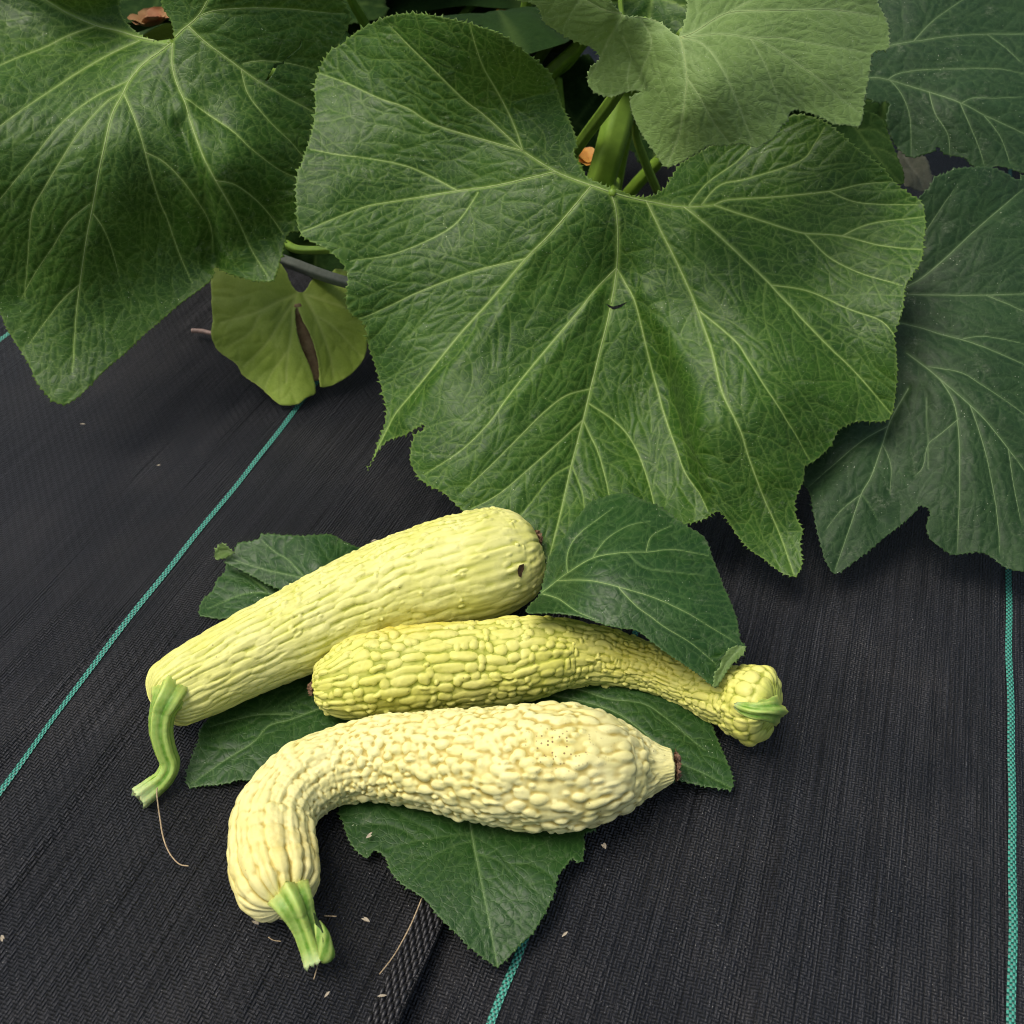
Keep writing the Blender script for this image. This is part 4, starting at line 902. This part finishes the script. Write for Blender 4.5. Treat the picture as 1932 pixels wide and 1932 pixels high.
dr_v = [(S2(p), a, b) for p, a, b in [([(565, 685), (640, 630), (700, 590), (830, 520), (960, 495), (1100, 485), (1250, 470), (1420, 500)], 3.6, 1.6), ([(640, 628), (800, 630), (960, 665), (1150, 720), (1300, 790), (1400, 850), (1560, 950)], 3.8, 1.6),
 ([(960, 668), (1050, 760), (1120, 810), (1200, 870), (1330, 950), (1460, 1060)], 3, 1.5), ([(565, 690), (650, 720), (750, 790), (860, 835)], 3.6, 1.6), ([(700, 590), (700, 490), (750, 400), (850, 320), (930, 260)], 3, 1.4), ([(830, 520), (900, 420), (1010, 350), (1120, 330)], 2.6, 1.4), ([(1100, 485), (1130, 400), (1230, 350)], 2.4, 1.4), ([(1000, 490), (1080, 560), (1200, 580), (1400, 600)], 2.2, 1.3)]]
dr_z = [(1022, 1115, .062), (1034, 1055, .070), (1086, 986, .085), (1130, 943, .088), (1178, 932, .088), (1248, 963, .085), (1325, 1015, .078), (1354, 1078, .074), (1388, 1170, .066), (1400, 1222, .060), (1347, 1297, .050), (1273, 1243, .066), (1200, 1192, .080), (1120, 1173, .082), (1000, 1150, .078), (1200, 1060, .098), (1300, 1150, .084), (1100, 1090, .090)]
drape = leaf('leaf', dr_out, dr_z, dr_v, M_leafcut, None, step=2.5, teeth=2.6, toothgap=10, puff=5, l2=(40, 42), l3=20, seed=91, ribmat=M_rib, blister=.6, ribw=.6,
     props=dict(label='dark green cut leaf draped over the neck of the middle squash', category='leaf'))
leaf('curled_tip', S2([(1500, 1000), (1540, 965), (1578, 958), (1602, 970), (1590, 1010), (1550, 1040), (1510, 1085), (1482, 1130), (1450, 1172), (1455, 1100), (1480, 1070)]), [(1390, 1215, .068), (1402, 1224, .064), (1350, 1290, .056), (1365, 1245, .066)],
     [(S2([(1580, 970), (1520, 1040), (1465, 1140)]), 3, 1.5)], M_leafpale_lit, drape, step=2.5, teeth=3, toothgap=8, puff=6, l2=(14, 20), l3=8, seed=92, ribs=False, props=dict(label='curled-up pale underside of the leaf tip'))
bk_out = S1([(760, 400), (790, 352), (840, 345), (905, 320), (910, 300), (960, 293), (1050, 300), (1160, 300), (1280, 295), (1350, 305), (1420, 345), (1500, 380), (1560, 402)]) + [(720, 1080), (660, 1160), (580, 1160)] + S1([(1050, 645), (950, 600), (850, 540), (760, 495), (700, 462), (725, 430)])
back = leaf('leaf', bk_out, [(445, 1041, .030), (510, 1008, .040), (610, 1006, .044), (692, 1042, .030), (600, 1070, .042), (425, 1060, .026), (503, 1104, .022), (600, 1140, .02), (680, 1120, .02)],
     [(S1(p), a, b) for p, a, b in [([(1290, 640), (1200, 570), (1120, 545), (1000, 520), (850, 480), (740, 440)], 3.2, 1.5), ([(1200, 580), (1080, 450), (1000, 400), (920, 330)], 3, 1.4), ([(1290, 600), (1380, 470), (1430, 400)], 2.6, 1.4)]],
     M_leafcut, None, step=2.6, teeth=3.2, toothgap=10, puff=5, l2=(34, 36), l3=20, seed=95, ribmat=M_ribdark, ribw=.6, blister=.5,
     props=dict(label='folded dark green cut leaf with a pale curled corner, behind the longest squash', category='leaf'))
leaf('lower_lobe', S1([(715, 470), (712, 520), (660, 580), (632, 640), (575, 690), (552, 740), (550, 805), (620, 815), (700, 803), (780, 790), (900, 760), (1100, 700), (1050, 600), (900, 540), (790, 480)]), [(425, 1070, .012), (377, 1150, .006), (460, 1160, .010), (540, 1110, .012), (470, 1090, .014)],
     [(S1(p), a, b) for p, a, b in [([(1050, 680), (900, 650), (750, 680), (600, 760)], 3, 1.4), ([(950, 640), (850, 560), (760, 520)], 2.6, 1.3)]], M_leafcut, back, step=2.6, teeth=2.6, toothgap=10, puff=5, l2=(28, 30), l3=18, seed=96, ribmat=M_ribdark, ribs=False)
leaf('curled_corner', S1([(645, 440), (642, 400), (655, 375), (682, 345), (710, 358), (740, 385), (762, 402), (740, 420), (720, 435), (690, 442), (660, 448)]), [(410, 1030, .040), (420, 1022, .044), (442, 1044, .034)],
     [(S1([(750, 405), (700, 390), (655, 410)]), 2.4, 1.4)], M_leafpale_lit, back, step=2.5, teeth=3, toothgap=8, puff=5, l2=(14, 20), l3=8, seed=97, ribs=False)
print('cut leaves', time.time()-T0)

# ------------------------------------------------------------------ squashes
def profile_caps(s, L, R, c0, c1):
    f = np.ones_like(s)
    a = np.clip(s/c0, 0, 1); b = np.clip((L-s)/c1, 0, 1)
    return f*np.sqrt(1-(1-a)**2)*np.sqrt(1-(1-b)**2)
def fruit(spine, dome, seed, mat, label, caps=(30, 30), zmin=.8, lift=.003, dens=2.0, zover=None, patchf=None, spotf=None, attr_name='crookneck_squash', hscale=1.0, greenend=False):
    sp = np.array(spine, float); rw = np.full(len(sp), .03)
    for _ in range(4):
        rr = np.maximum(rw, zmin*rw.max()); z = rr+lift
        if zover is not None: z = z+np.array(zover)
        c = P(sp[:, 0], sp[:, 1], z); rw = sp[:, 2]*depth(c)/FPX
    cc = catmull(np.column_stack([c, rw]), 12); pos, rad = cc[:, :3], np.maximum(cc[:, 3], 1e-4)
    sl = np.r_[0, np.cumsum(np.linalg.norm(np.diff(pos, axis=0), axis=1))]; L = sl[-1]; mpp = float(np.median(depth(pos)))/FPX
    Lpx = L/mpp; c0, c1 = caps
    a = c0*(1-np.cos(np.linspace(0, np.pi/2, int(c0*1.6/dens)+3))); b = Lpx-c1*(1-np.cos(np.linspace(np.pi/2, 0, int(c1*1.6/dens)+3)))
    S = np.r_[a[:-1], np.linspace(c0, Lpx-c1, int((Lpx-c0-c1)/dens)), b[1:]]
    pos = np.stack([np.interp(S, sl/mpp, pos[:, k]) for k in range(3)], 1); rad = np.interp(S, sl/mpp, rad)/mpp
    cap = profile_caps(S, Lpx, rad, c0, c1)
    T = np.gradient(pos, S, axis=0)
    for _ in range(3): T[1:-1] = (T[:-2]+T[1:-1]*2+T[2:])/4
    T /= np.linalg.norm(T, axis=1)[:, None]
    N = np.array([0, 0, 1.])-T*T[:, 2:3]; N /= np.linalg.norm(N, axis=1)[:, None]; B = np.cross(T, N)
    Nt = int(2*np.pi*rad.max()/dens); TH = np.linspace(0, 2*np.pi, Nt, endpoint=False)
    r2 = rad*cap
    base = pos[:, None]+((r2*mpp)[:, None, None])*(np.cos(TH)[None, :, None]*N[:, None]+np.sin(TH)[None, :, None]*B[:, None])
    gs = np.gradient(base, axis=0); gt = np.roll(base, -1, 1)-np.roll(base, 1, 1); nn = np.cross(gt, gs)
    out = base-pos[:, None]; flip = np.sign((nn*out).sum(-1).mean()); nn *= flip
    ln = np.linalg.norm(nn, axis=2)[..., None]; nn = np.where(ln > 1e-12, nn/(ln+1e-15), T[:, None]*0)
    nn[0] = -T[0]; nn[-1] = T[-1]
    rng = np.random.default_rng(seed)
    H = dome(S, TH, rad, Lpx, rng)
    fade = np.clip(cap*1.15, 0, 1)[:, None]
    Vv = base+nn*(H*fade*mpp*hscale)[..., None]
    e = empty(attr_name, tuple(np.r_[pos[len(pos)//2][:2], 0.0]), label=label, category='squash')
    n, m = len(S), Nt; V3 = Vv.reshape(-1, 3)
    i = np.arange(n-1)[:, None]*m; j = np.arange(m)[None]; j2 = (j+1) % m
    F = np.stack([i+j, i+j2, i+m+j2, i+m+j], -1).reshape(-1, 4)
    if flip > 0: F = F[:, ::-1]
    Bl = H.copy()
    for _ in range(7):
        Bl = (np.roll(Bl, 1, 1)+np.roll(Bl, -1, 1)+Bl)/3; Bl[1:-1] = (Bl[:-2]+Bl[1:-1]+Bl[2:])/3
    Hn = .5+(H-Bl)/3.2  # local concavity, drives the painted crease shading
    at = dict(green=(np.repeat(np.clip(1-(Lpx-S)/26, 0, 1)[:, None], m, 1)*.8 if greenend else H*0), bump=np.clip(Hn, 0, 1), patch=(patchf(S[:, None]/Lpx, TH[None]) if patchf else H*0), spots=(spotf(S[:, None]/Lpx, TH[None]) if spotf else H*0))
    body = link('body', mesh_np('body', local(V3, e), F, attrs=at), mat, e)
    return e, pos, T, N, B, rad, mpp, S, Lpx
def stamp(H, S, TH, rad, s0, t0, a, b, h, pw=2.0, Ws=None, Wt=None, sharp=.5):
    pad = 1.5
    i0 = np.searchsorted(S, s0-a*pad-6); i1 = np.searchsorted(S, s0+a*pad+6)
    if i0 >= i1: return
    r = rad[min(max((i0+i1)//2, 0), len(rad)-1)]; dt = (b*pad+6)/r; n = len(TH); st = TH[1]
    j0 = int((t0-dt)/st); j1 = int((t0+dt)/st)+1; js = np.arange(j0, j1) % n
    ss = S[i0:i1, None]-s0; tt = ((TH[js][None]-t0+np.pi) % (2*np.pi)-np.pi)*r
    if Ws is not None: ss = ss+Ws[i0:i1][:, js]; tt = tt+Wt[i0:i1][:, js]
    q = np.abs(ss/a)**pw+np.abs(tt/b)**pw
    v = h*np.clip(1-q, 0, 1)**sharp
    sub = H[i0:i1][:, js]; H[i0:i1][:, :]; H[np.ix_(np.arange(i0, i1), js)] = np.maximum(sub, v)
def dome1(S, TH, rad, L, rng):
    n, m = len(S), len(TH); H = np.zeros((n, m)); Wt = 5*vnoise(n, m, L/70, 9, rng, True)+2.5*vnoise(n, m, L/28, 18, rng, True); Ws = 4*vnoise(n, m, L/30, 14, rng, True)
    for k in range(36):                         # fine lengthwise ridges
        t0 = k/36*2*np.pi; s = rng.uniform(-20, 20)
        while s < L:
            ln = rng.uniform(26, 80); x = s/L
            amp = 3.6 if x < .45 else (3.0 if x < .7 else 1.9)
            r = np.interp(s, S, rad); stamp(H, S, TH, rad, s+ln/2, t0+rng.uniform(-.05, .05), ln*.55, 2*np.pi*r/36*.56, amp*rng.uniform(.4, 1.0), 2.4, Ws, Wt, .6); s += ln*.9
    for _ in range(620):                        # low rounded warts, thicker on the lower flank
        s = rng.uniform(.3, .93)*L; t = rng.normal(-1.2 if rng.random() < .8 else 0, .8)
        stamp(H, S, TH, rad, s, t, rng.uniform(4, 11), rng.uniform(3.2, 6), rng.uniform(2, 5), 2, Ws, Wt, .6)
    fine = vnoise(n, m, L/9, 60, rng, True)
    return H+1.6*vnoise(n, m, L/40, 10, rng, True)+.6*fine+1.5*vnoise(n, m, L/30, 80, rng, True)
def dome2(S, TH, rad, L, rng):
    n, m = len(S), len(TH); H = np.zeros((n, m)); Wt = 7*vnoise(n, m, L/60, 8, rng, True)+3*vnoise(n, m, L/20, 18, rng, True); Ws = 3*vnoise(n, m, L/18, 20, rng, True)
    K = 28
    for k in range(K):
        s = rng.uniform(-10, 10)
        while s < L:
            r = np.interp(s, S, rad); w = 2*np.pi*r/K; ln = max(6, w*rng.choice([.7, .9, 1.2, 1.7, 2.6, 3.4], p=[.12, .18, .25, .2, .15, .1])*rng.uniform(.8, 1.2))
            if s > L-70: s += 8; continue
            if rng.random() < .95:
                stamp(H, S, TH, rad, s+ln/2, (k+.5+rng.normal(0, .2))/K*2*np.pi, ln*.54, w*.54*rng.uniform(.85, 1.08), (.22*w+1.2)*rng.uniform(.45, 1.25), 2.3, Ws, Wt, .5)
            s += ln
    for _ in range(260):
        stamp(H, S, TH, rad, rng.uniform(.02, .85)*L, rng.uniform(0, 6.28), rng.uniform(4, 12), rng.uniform(3, 7), rng.uniform(4, 7.5), 2, Ws, Wt, .5)
    for _ in range(60): stamp(H, S, TH, rad, L-rng.uniform(30, 85), rng.uniform(0, 6.28), rng.uniform(6, 11), rng.uniform(6, 10), rng.uniform(4, 8), 2.1, None, None, .5)
    for q_, n_, a_, h_ in ((57, 17, 13, 6.5), (38, 14, 15, 9.5), (20, 9, 12, 6.5)):    # knobs crowd round the stem end
        for k in range(n_):
            f_ = rng.uniform(.75, 1.15); rr = np.interp(L-q_, S, rad)
            stamp(H, S, TH, rad, L-q_+rng.uniform(-4, 4), (k+rng.uniform(-.15, .15))/n_*2*np.pi, a_*f_, 2*np.pi*rr/n_*.58*f_, h_*f_, 2.2, None, None, .5)
    return H+1.2*vnoise(n, m, L/40, 10, rng, True)+.5*vnoise(n, m, L/7, 70, rng, True)+1.5*vnoise(n, m, L/36, 56, rng, True)
def dome3(S, TH, rad, L, rng):
    n, m = len(S), len(TH); H = np.zeros((n, m)); Wt = 4*vnoise(n, m, L/50, 9, rng, True)+1.5*vnoise(n, m, L/18, 22, rng, True); Ws = 3*vnoise(n, m, L/18, 22, rng, True)
    for k in range(16):                         # smooth segments of the neck, stem at s = 0
        s = 0
        while s < .34*L:
            ln = rng.uniform(26, 60) if s < .16*L else rng.uniform(16, 34); r = np.interp(s, S, rad)
            stamp(H, S, TH, rad, s+ln/2, (k+.5)/16*2*np.pi+rng.uniform(-.03, .03), ln*.58, 2*np.pi*r/16*.56, rng.uniform(5, 8)*(1 if s < .2*L else .7), 2.6, Ws, Wt, .5); s += ln*.92
    K = 21
    for k in range(K):                          # warts crowd along loosely wandering rows
        s = L*.13+rng.uniform(0, 12)
        while s < L*.97:
            x = s/L; r = np.interp(s, S, rad); w = 2*np.pi*r/K*rng.uniform(.45, 1.25); ln = w*rng.choice([.7, 1.0, 1.4, 2.0], p=[.3, .35, .25, .1])*rng.uniform(.85, 1.15)
            w = min(w, 21); ln = max(6, min(ln, 30)); drop = .14+max(0, x-.68)*2.0+(.3 if x < .3 else 0)
            if rng.random() > drop:
                sm = 1 if x < .8 else max(.35, 1-(x-.8)*3.2)
                stamp(H, S, TH, rad, s+ln/2, (k+.5+rng.normal(0, .3))/K*2*np.pi, ln*.52, w*.50, (.24*min(w, ln)+1.3)*rng.uniform(.5, 1.35)*sm, 2.1, Ws, Wt, .5)
            s += ln*rng.uniform(.85, 1.0)
    for _ in range(2000):
        s = L*rng.uniform(.14, .97); x = s/L; t = rng.uniform(0, 6.28)
        if (x < .3 and rng.random() < .6) or (x > .76 and rng.random() < (x-.76)*4): continue
        q = rng.random(); a, b, h = (rng.uniform(9, 14), rng.uniform(8, 11), rng.uniform(6, 9)) if q < .13 else (rng.uniform(4, 8), rng.uniform(3.6, 6), rng.uniform(3.5, 7))
        stamp(H, S, TH, rad, s, t, a, b, h*(1 if x < .8 else .6), 2, Ws, Wt, .5)
    for _ in range(1): H[1:-1] = (H[:-2]+4*H[1:-1]+H[2:])/6; H = (np.roll(H, 1, 1)+4*H+np.roll(H, -1, 1))/6
    seg = 2.5*np.abs(np.sin(5*TH+1.0))[None]*np.clip(1-(S/L-.75)/.2, 0, 1)[:, None]
    for _ in range(1): H[1:-1] = (H[:-2]+2*H[1:-1]+H[2:])/4; H = (np.roll(H, 1, 1)+2*H+np.roll(H, -1, 1))/4
    return H*1.0+seg+1.8*vnoise(n, m, L/50, 8, rng, True)+.55*vnoise(n, m, L/7, 70, rng, True)+1.5*vnoise(n, m, L/34, 64, rng, True)

f1, p1, T1, N1, B1, r1, mp1, S1_, L1px = fruit([(288, 1330, 46), (318, 1313, 62), (370, 1285, 70), (458, 1240, 76), (580, 1182, 83), (700, 1130, 93), (820, 1090, 103), (895, 1070, 105), (955, 1053, 96), (1000, 1038, 76), (1014, 1033, 66)],
    dome1, 1, M_f1, 'longest smoothest lemon-yellow squash, lying at the back with a small dark hole near its tip', caps=(34, 52), zmin=.9,
    patchf=lambda s, t: np.clip(.6-s*4, 0, 1)+0*t)
f2, p2, T2v, N2, B2, r2_, mp2, S2_, L2px = fruit([(592, 1299, 24), (603, 1298, 34), (640, 1291, 64), (700, 1276, 80), (800, 1262, 82), (900, 1254, 79), (1000, 1241, 75), (1070, 1234, 63), (1140, 1240, 52), (1220, 1258, 45), (1285, 1285, 42), (1325, 1299, 47), (1355, 1309, 54), (1390, 1320, 61), (1425, 1330, 67), (1464, 1341, 65)],
    dome2, 2, M_f2, greenend=True, label= 'middle greenish-yellow squash with cobbled rows, its neck pushed under a leaf', caps=(16, 36), zmin=.45, zover=[.010, .010, .004, 0, 0, 0, 0, 0, 0, 0, 0, 0, .000, .001, .004, .009],
    patchf=lambda s, t: np.exp(-((s-.2)/.09)**2)*np.clip(-np.sin(t)+.1, 0, 1)+.7*np.exp(-((s-.36)/.12)**2)*np.clip(-np.sin(t)-.3, 0, 1)+.5*np.exp(-((s-.70)/.12)**2)*np.clip(np.cos(t), 0, 1))
f3, p3, T3v, N3v, B3, r3, mp3, S3_, L3px = fruit([(540, 1712, 50), (528, 1680, 70), (518, 1640, 76), (512, 1595, 75), (516, 1550, 71), (540, 1505, 68), (585, 1466, 66), (650, 1442, 67), (740, 1430, 77), (850, 1437, 92), (950, 1446, 106), (1050, 1446, 114), (1110, 1447, 108), (1150, 1448, 90), (1185, 1448, 73), (1216, 1447, 56), (1240, 1446, 42), (1260, 1445, 34), (1272, 1445, 31)],
    dome3, 3, M_f3, 'front cream-yellow squash covered in warts, its hooked neck curling to a torn stem', caps=(40, 7), zmin=.62,
    patchf=lambda s, t: np.exp(-((s-.08)/.05)**2)+0*t, spotf=lambda s, t: np.exp(-((s-.76)/.05)**2)*np.exp(-((((t+np.pi) % (2*np.pi))-np.pi-.35)/.35)**2))
print('fruit', time.time()-T0)

def stemobj(parent, pts, zs, rpx, ribs=5, amp=.16, name='stem', twist=.8, cut=True):
    w = P(np.array(pts)[:, 0], np.array(pts)[:, 1], np.array(zs)); c = catmull(w, 10)
    r_ = np.interp(np.linspace(0, 1, len(c)), np.linspace(0, 1, len(rpx)), rpx)*depth(c)/FPX
    v_, f_, rb = tube(c, r_, 40, ribs, amp, True, twist)
    n = len(c); al = np.r_[np.repeat(np.linspace(0, 1, n), 40), 0, 1]
    ang = np.tile(np.linspace(0, 2*np.pi, 40, endpoint=False), n)
    body_ = v_[:n*40].reshape(n, 40, 3); k_ = 1+.05*np.cos(15*np.linspace(0, 2*np.pi, 40, endpoint=False)+.7)[None, :, None]+.012*np.random.default_rng(3).normal(size=(n, 40, 1))
    v_[:n*40] = ((body_-c[:, None])*k_+c[:, None]).reshape(-1, 3)
    rb2 = np.r_[.5*rb[:-2]+.5*np.sin(11*ang+1), 0, 0]
    if cut:      # ragged cut end
        rg = np.random.default_rng(len(pts)*7); tdir = c[-1]-c[-3]; tdir /= np.linalg.norm(tdir)
        v_[(n-1)*40:n*40] += tdir*(rg.uniform(0, 1, 40)**2*.003)[:, None]
        v_[-1] -= tdir*.003
    return link(name, mesh_poly(name, local(v_, parent), f_, True, dict(rib=rb2, along=al)), M_stem, parent)
# stem of the back squash: green collar on the end, drooping stalk
stemobj(f1, [(326, 1302), (318, 1318), (306, 1345), (303, 1380), (311, 1415), (320, 1442), (309, 1468), (288, 1487), (264, 1506)], [.052, .058, .052, .042, .031, .022, .016, .013, .012], [34, 28, 22, 20, 18, 17, 17, 19, 21], amp=.14, twist=.3)
# stem of the middle squash: short stub bent back over the knobbly end
stemobj(f2, [(1456, 1340), (1450, 1340), (1438, 1341), (1422, 1341), (1404, 1337), (1392, 1332)], [.050, .062, .067, .068, .066, .063], [26, 21, 16, 14, 11, 7], amp=.16)
# stem of the front squash
st3 = stemobj(f3, [(546, 1690), (556, 1706), (566, 1728), (576, 1752), (588, 1785), (598, 1812)], [.036, .036, .031, .025, .018, .013], [38, 31, 25, 22, 22, 25], amp=.17, twist=.3)
# torn slit in the front stem and its peeled flap
sl = catmull(P(np.array([592., 600, 606, 606]), np.array([1722., 1745, 1775, 1800]), np.array([.044, .036, .030, .024])), 6)
v_, f_, _ = tube(sl, np.interp(np.linspace(0, 1, len(sl)), [0, .5, 1], [.0004, .0022, .0012]), 8, flat=.35)
link('torn_slit', mesh_poly('torn_slit', local(v_, f3), f_), simple('slit_dark_green', (.03, .06, .01), None, 300), st3).matrix_parent_inverse = Matrix()
fl = catmull(P(np.array([598., 607, 614, 618, 612]), np.array([1740., 1760, 1785, 1806, 1815]), np.array([.036, .032, .026, .020, .013])), 6)
v_, f_, rb = tube(fl, np.interp(np.linspace(0, 1, len(fl)), [0, .3, .8, 1], [.002, .0042, .0048, .002]), 14, 3, .1, flat=.45)
link('peeled_flap', mesh_poly('peeled_flap', local(v_, f3), f_, True, dict(rib=np.sin(np.arange(len(v_))*1.3), along=np.full(len(v_), .75))), M_stem, st3)
# blossom scars
def scar(parent, c, T, N, B, r_, seed, name='blossom_scar', mat=M_scar, depth_=.004):
    rng = np.random.default_rng(seed); V, F = [], []; n = 28; rings = 6
    for k in range(rings):
        q = k/(rings-1)
        for j in range(n):
            a = j/n*6.2832; rr = r_*(1-q*.95)*(1+.10*rng.normal()*(1-q)); hh = depth_*(.25+.5*math.sin(q*3)+.55*rng.uniform(-1, 1)*(1 if k else .3))
            V.append(c+T*hh+rr*(math.cos(a)*N+math.sin(a)*B))
    for k in range(rings-1):
        for j in range(n): F.append((k*n+j, k*n+(j+1) % n, (k+1)*n+(j+1) % n, (k+1)*n+j))
    F.append(tuple((rings-1)*n+j for j in range(n)))
    link(name, mesh_poly(name, local(V, parent), F, False), mat, parent)
scar(f3, p3[-1], T3v[-1], N3v[-1], B3[-1], 30*mp3, 4)
scar(f2, p2[0], -T2v[0], N2[0], B2[0], 15*mp2, 5)
scar(f1, P(1012, 1018, .060), (T1[-1]+np.array([0, 0, .45]))/1.1, N1[-1], B1[-1], 17*mp1, 6)
hole = P(983, 1077, .0)                 # small dark hole in the back squash: seat it on the skin
d = (P(983, 1077, 0.0)-CAMP); d /= np.linalg.norm(d)
cam_pts = CAMP+d*np.arange(.6, .95, .0005)[:, None]
k = None
for q in cam_pts:
    i = np.argmin(np.linalg.norm(p1-q, axis=1)); rr_ = r1[i]*mp1*(math.sqrt(max(0, 1-(1-min(1, (L1px-S1_[i])/52))**2)))
    if np.linalg.norm(p1[i]-q) < rr_+.0016: k = (q, i); break
if k:
    q, i = k; nn_ = q-p1[i]; nn_ /= np.linalg.norm(nn_); a = np.cross(nn_, [0, 0, 1.]); a /= np.linalg.norm(a); b = np.cross(nn_, a)
    V = [q+nn_*.0008+a*x*mp1+b*y*mp1 for x, y in [(-9, -11), (2, -12), (8, -4), (9, 7), (4, 12), (0, 4), (-6, -1)]]+[q+nn_*.0004]
    F = [(j, (j+1) % 7, 7) for j in range(7)]
    link('hole', mesh_poly('hole', local(V, f1), F, False), M_scardark, f1)

# ------------------------------------------------------------------ litter on the fabric
def strand(name, pts, z, rpx, mat, label, cat):
    z = np.array(z) if np.ndim(z) else np.full(len(pts), z); w = P(np.array(pts)[:, 0], np.array(pts)[:, 1], z); c = catmull(w, 6)
    r_ = np.interp(np.linspace(0, 1, len(c)), np.linspace(0, 1, len(rpx)), rpx)*depth(c)/FPX
    v_, f_, _ = tube(c, r_, 6); base = c[0].copy(); o = link(name, mesh_poly(name, v_-base, f_), mat, None, label=label, category=cat); o.location = base; return o
strand('dry_strand', [(297, 1486), (296, 1500), (302, 1545), (308, 1580), (320, 1610), (338, 1630), (356, 1634)], [.024, .023, .012, .009, .008, .008, .008], [1.1, 1.5, 1.5, 1.3, 1.2], M_straw, 'thin curved brown strand hanging off the stem of the back squash', 'dry strand')
strand('straw', [(797, 1692), (775, 1745), (745, 1800), (716, 1838)], .010, [1.2, 1.4, 1.2, 1.0], M_straw, 'long straight straw beside the front lobe of the flat leaf', 'straw')
strand('straw', [(604, 1805), (597, 1830), (592, 1848)], [.011, .009, .008], [1, 1.2, 1], M_straw, 'short straw sticking out below the torn stem', 'straw')
strand('straw', [(612, 1728), (635, 1729)], .010, [1.1, 1.1], M_straw, 'tiny straw to the right of the torn stem', 'straw')
strand('straw', [(437, 1678), (458, 1677)], .010, [1, 1], M_straw, 'tiny straw to the left of the warty neck', 'straw')
strand('dry_strand', [(506, 1768), (516, 1774), (530, 1776)], .008, [.9, .9, .9], M_straw, 'tiny curved pale strand below the warty neck', 'dry strand')
strand('twig', [(362, 624), (382, 625), (403, 630)], .012, [5, 5, 4], simple('twig_pinkbrown', (.30, .21, .17), (.16, .11, .09), 200), 'short pinkish twig beside the yellowing leaf', 'twig')
def husk(pts, label, z=.010, n=3):
    c = P(pts[0], pts[1], z); e = empty('seed_husk', tuple(c.tolist()), label=label, category='seed husk'); rng = np.random.default_rng(int(pts[0]))
    for k in range(n):
        a = pts[2]+rng.uniform(-.35, .35); L_ = .0055*rng.uniform(.7, 1.2); w = .0008; V, F = [], []
        dx = np.array([math.cos(a), math.sin(a), .08*k]); dy = np.array([-math.sin(a), math.cos(a), 0])
        for i in range(6):
            t = i/5; V += [dx*L_*t+dy*w*math.sin(math.pi*t)*s+np.array([0, 0, .0004*abs(s)*math.sin(math.pi*t)+.0003*k]) for s in (-1, 0, 1)]
        for i in range(5):
            for j in range(2): F.append((i*3+j, i*3+j+1, (i+1)*3+j+1, (i+1)*3+j))
        link('scale', mesh_poly('scale', V, F), M_husk, e)
husk((488, 1745, 2.4), 'pale forked seed husk just below the warty squash neck')
husk((698, 1740, 2.6), 'pale seed husk right of the torn stem')
husk((1143, 1602, 2.0), 'small pinkish white crumb right of the flat front leaf')
husk((2, 1765, -.9), 'grey seed husk at the left picture edge', n=2)
husk((690, 1582, .6), 'white husk lying on the flat leaf under the front squash', .016, 2)
husk((150, 800, .3), 'pale husk on the fabric below the upper left leaf', n=1)
husk((295, 878, .3), 'pale crumb on the fabric left of the green stripe', n=1)
husk((612, 1882, 1.2), 'tiny tan flake on the fabric below the torn stem', n=1)
husk((712, 1880, .2), 'tiny tan flake left of the woven edge band', n=2)
husk((1060, 1768, .4), 'small brown fleck at the right edge of the front leaf lobe', n=2)
husk((700, 1022, .1), 'small brown fleck behind the longest squash', n=2)
print('done', time.time()-T0, sum(len(o.data.polygons) for o in bpy.data.objects if o.type == 'MESH'))
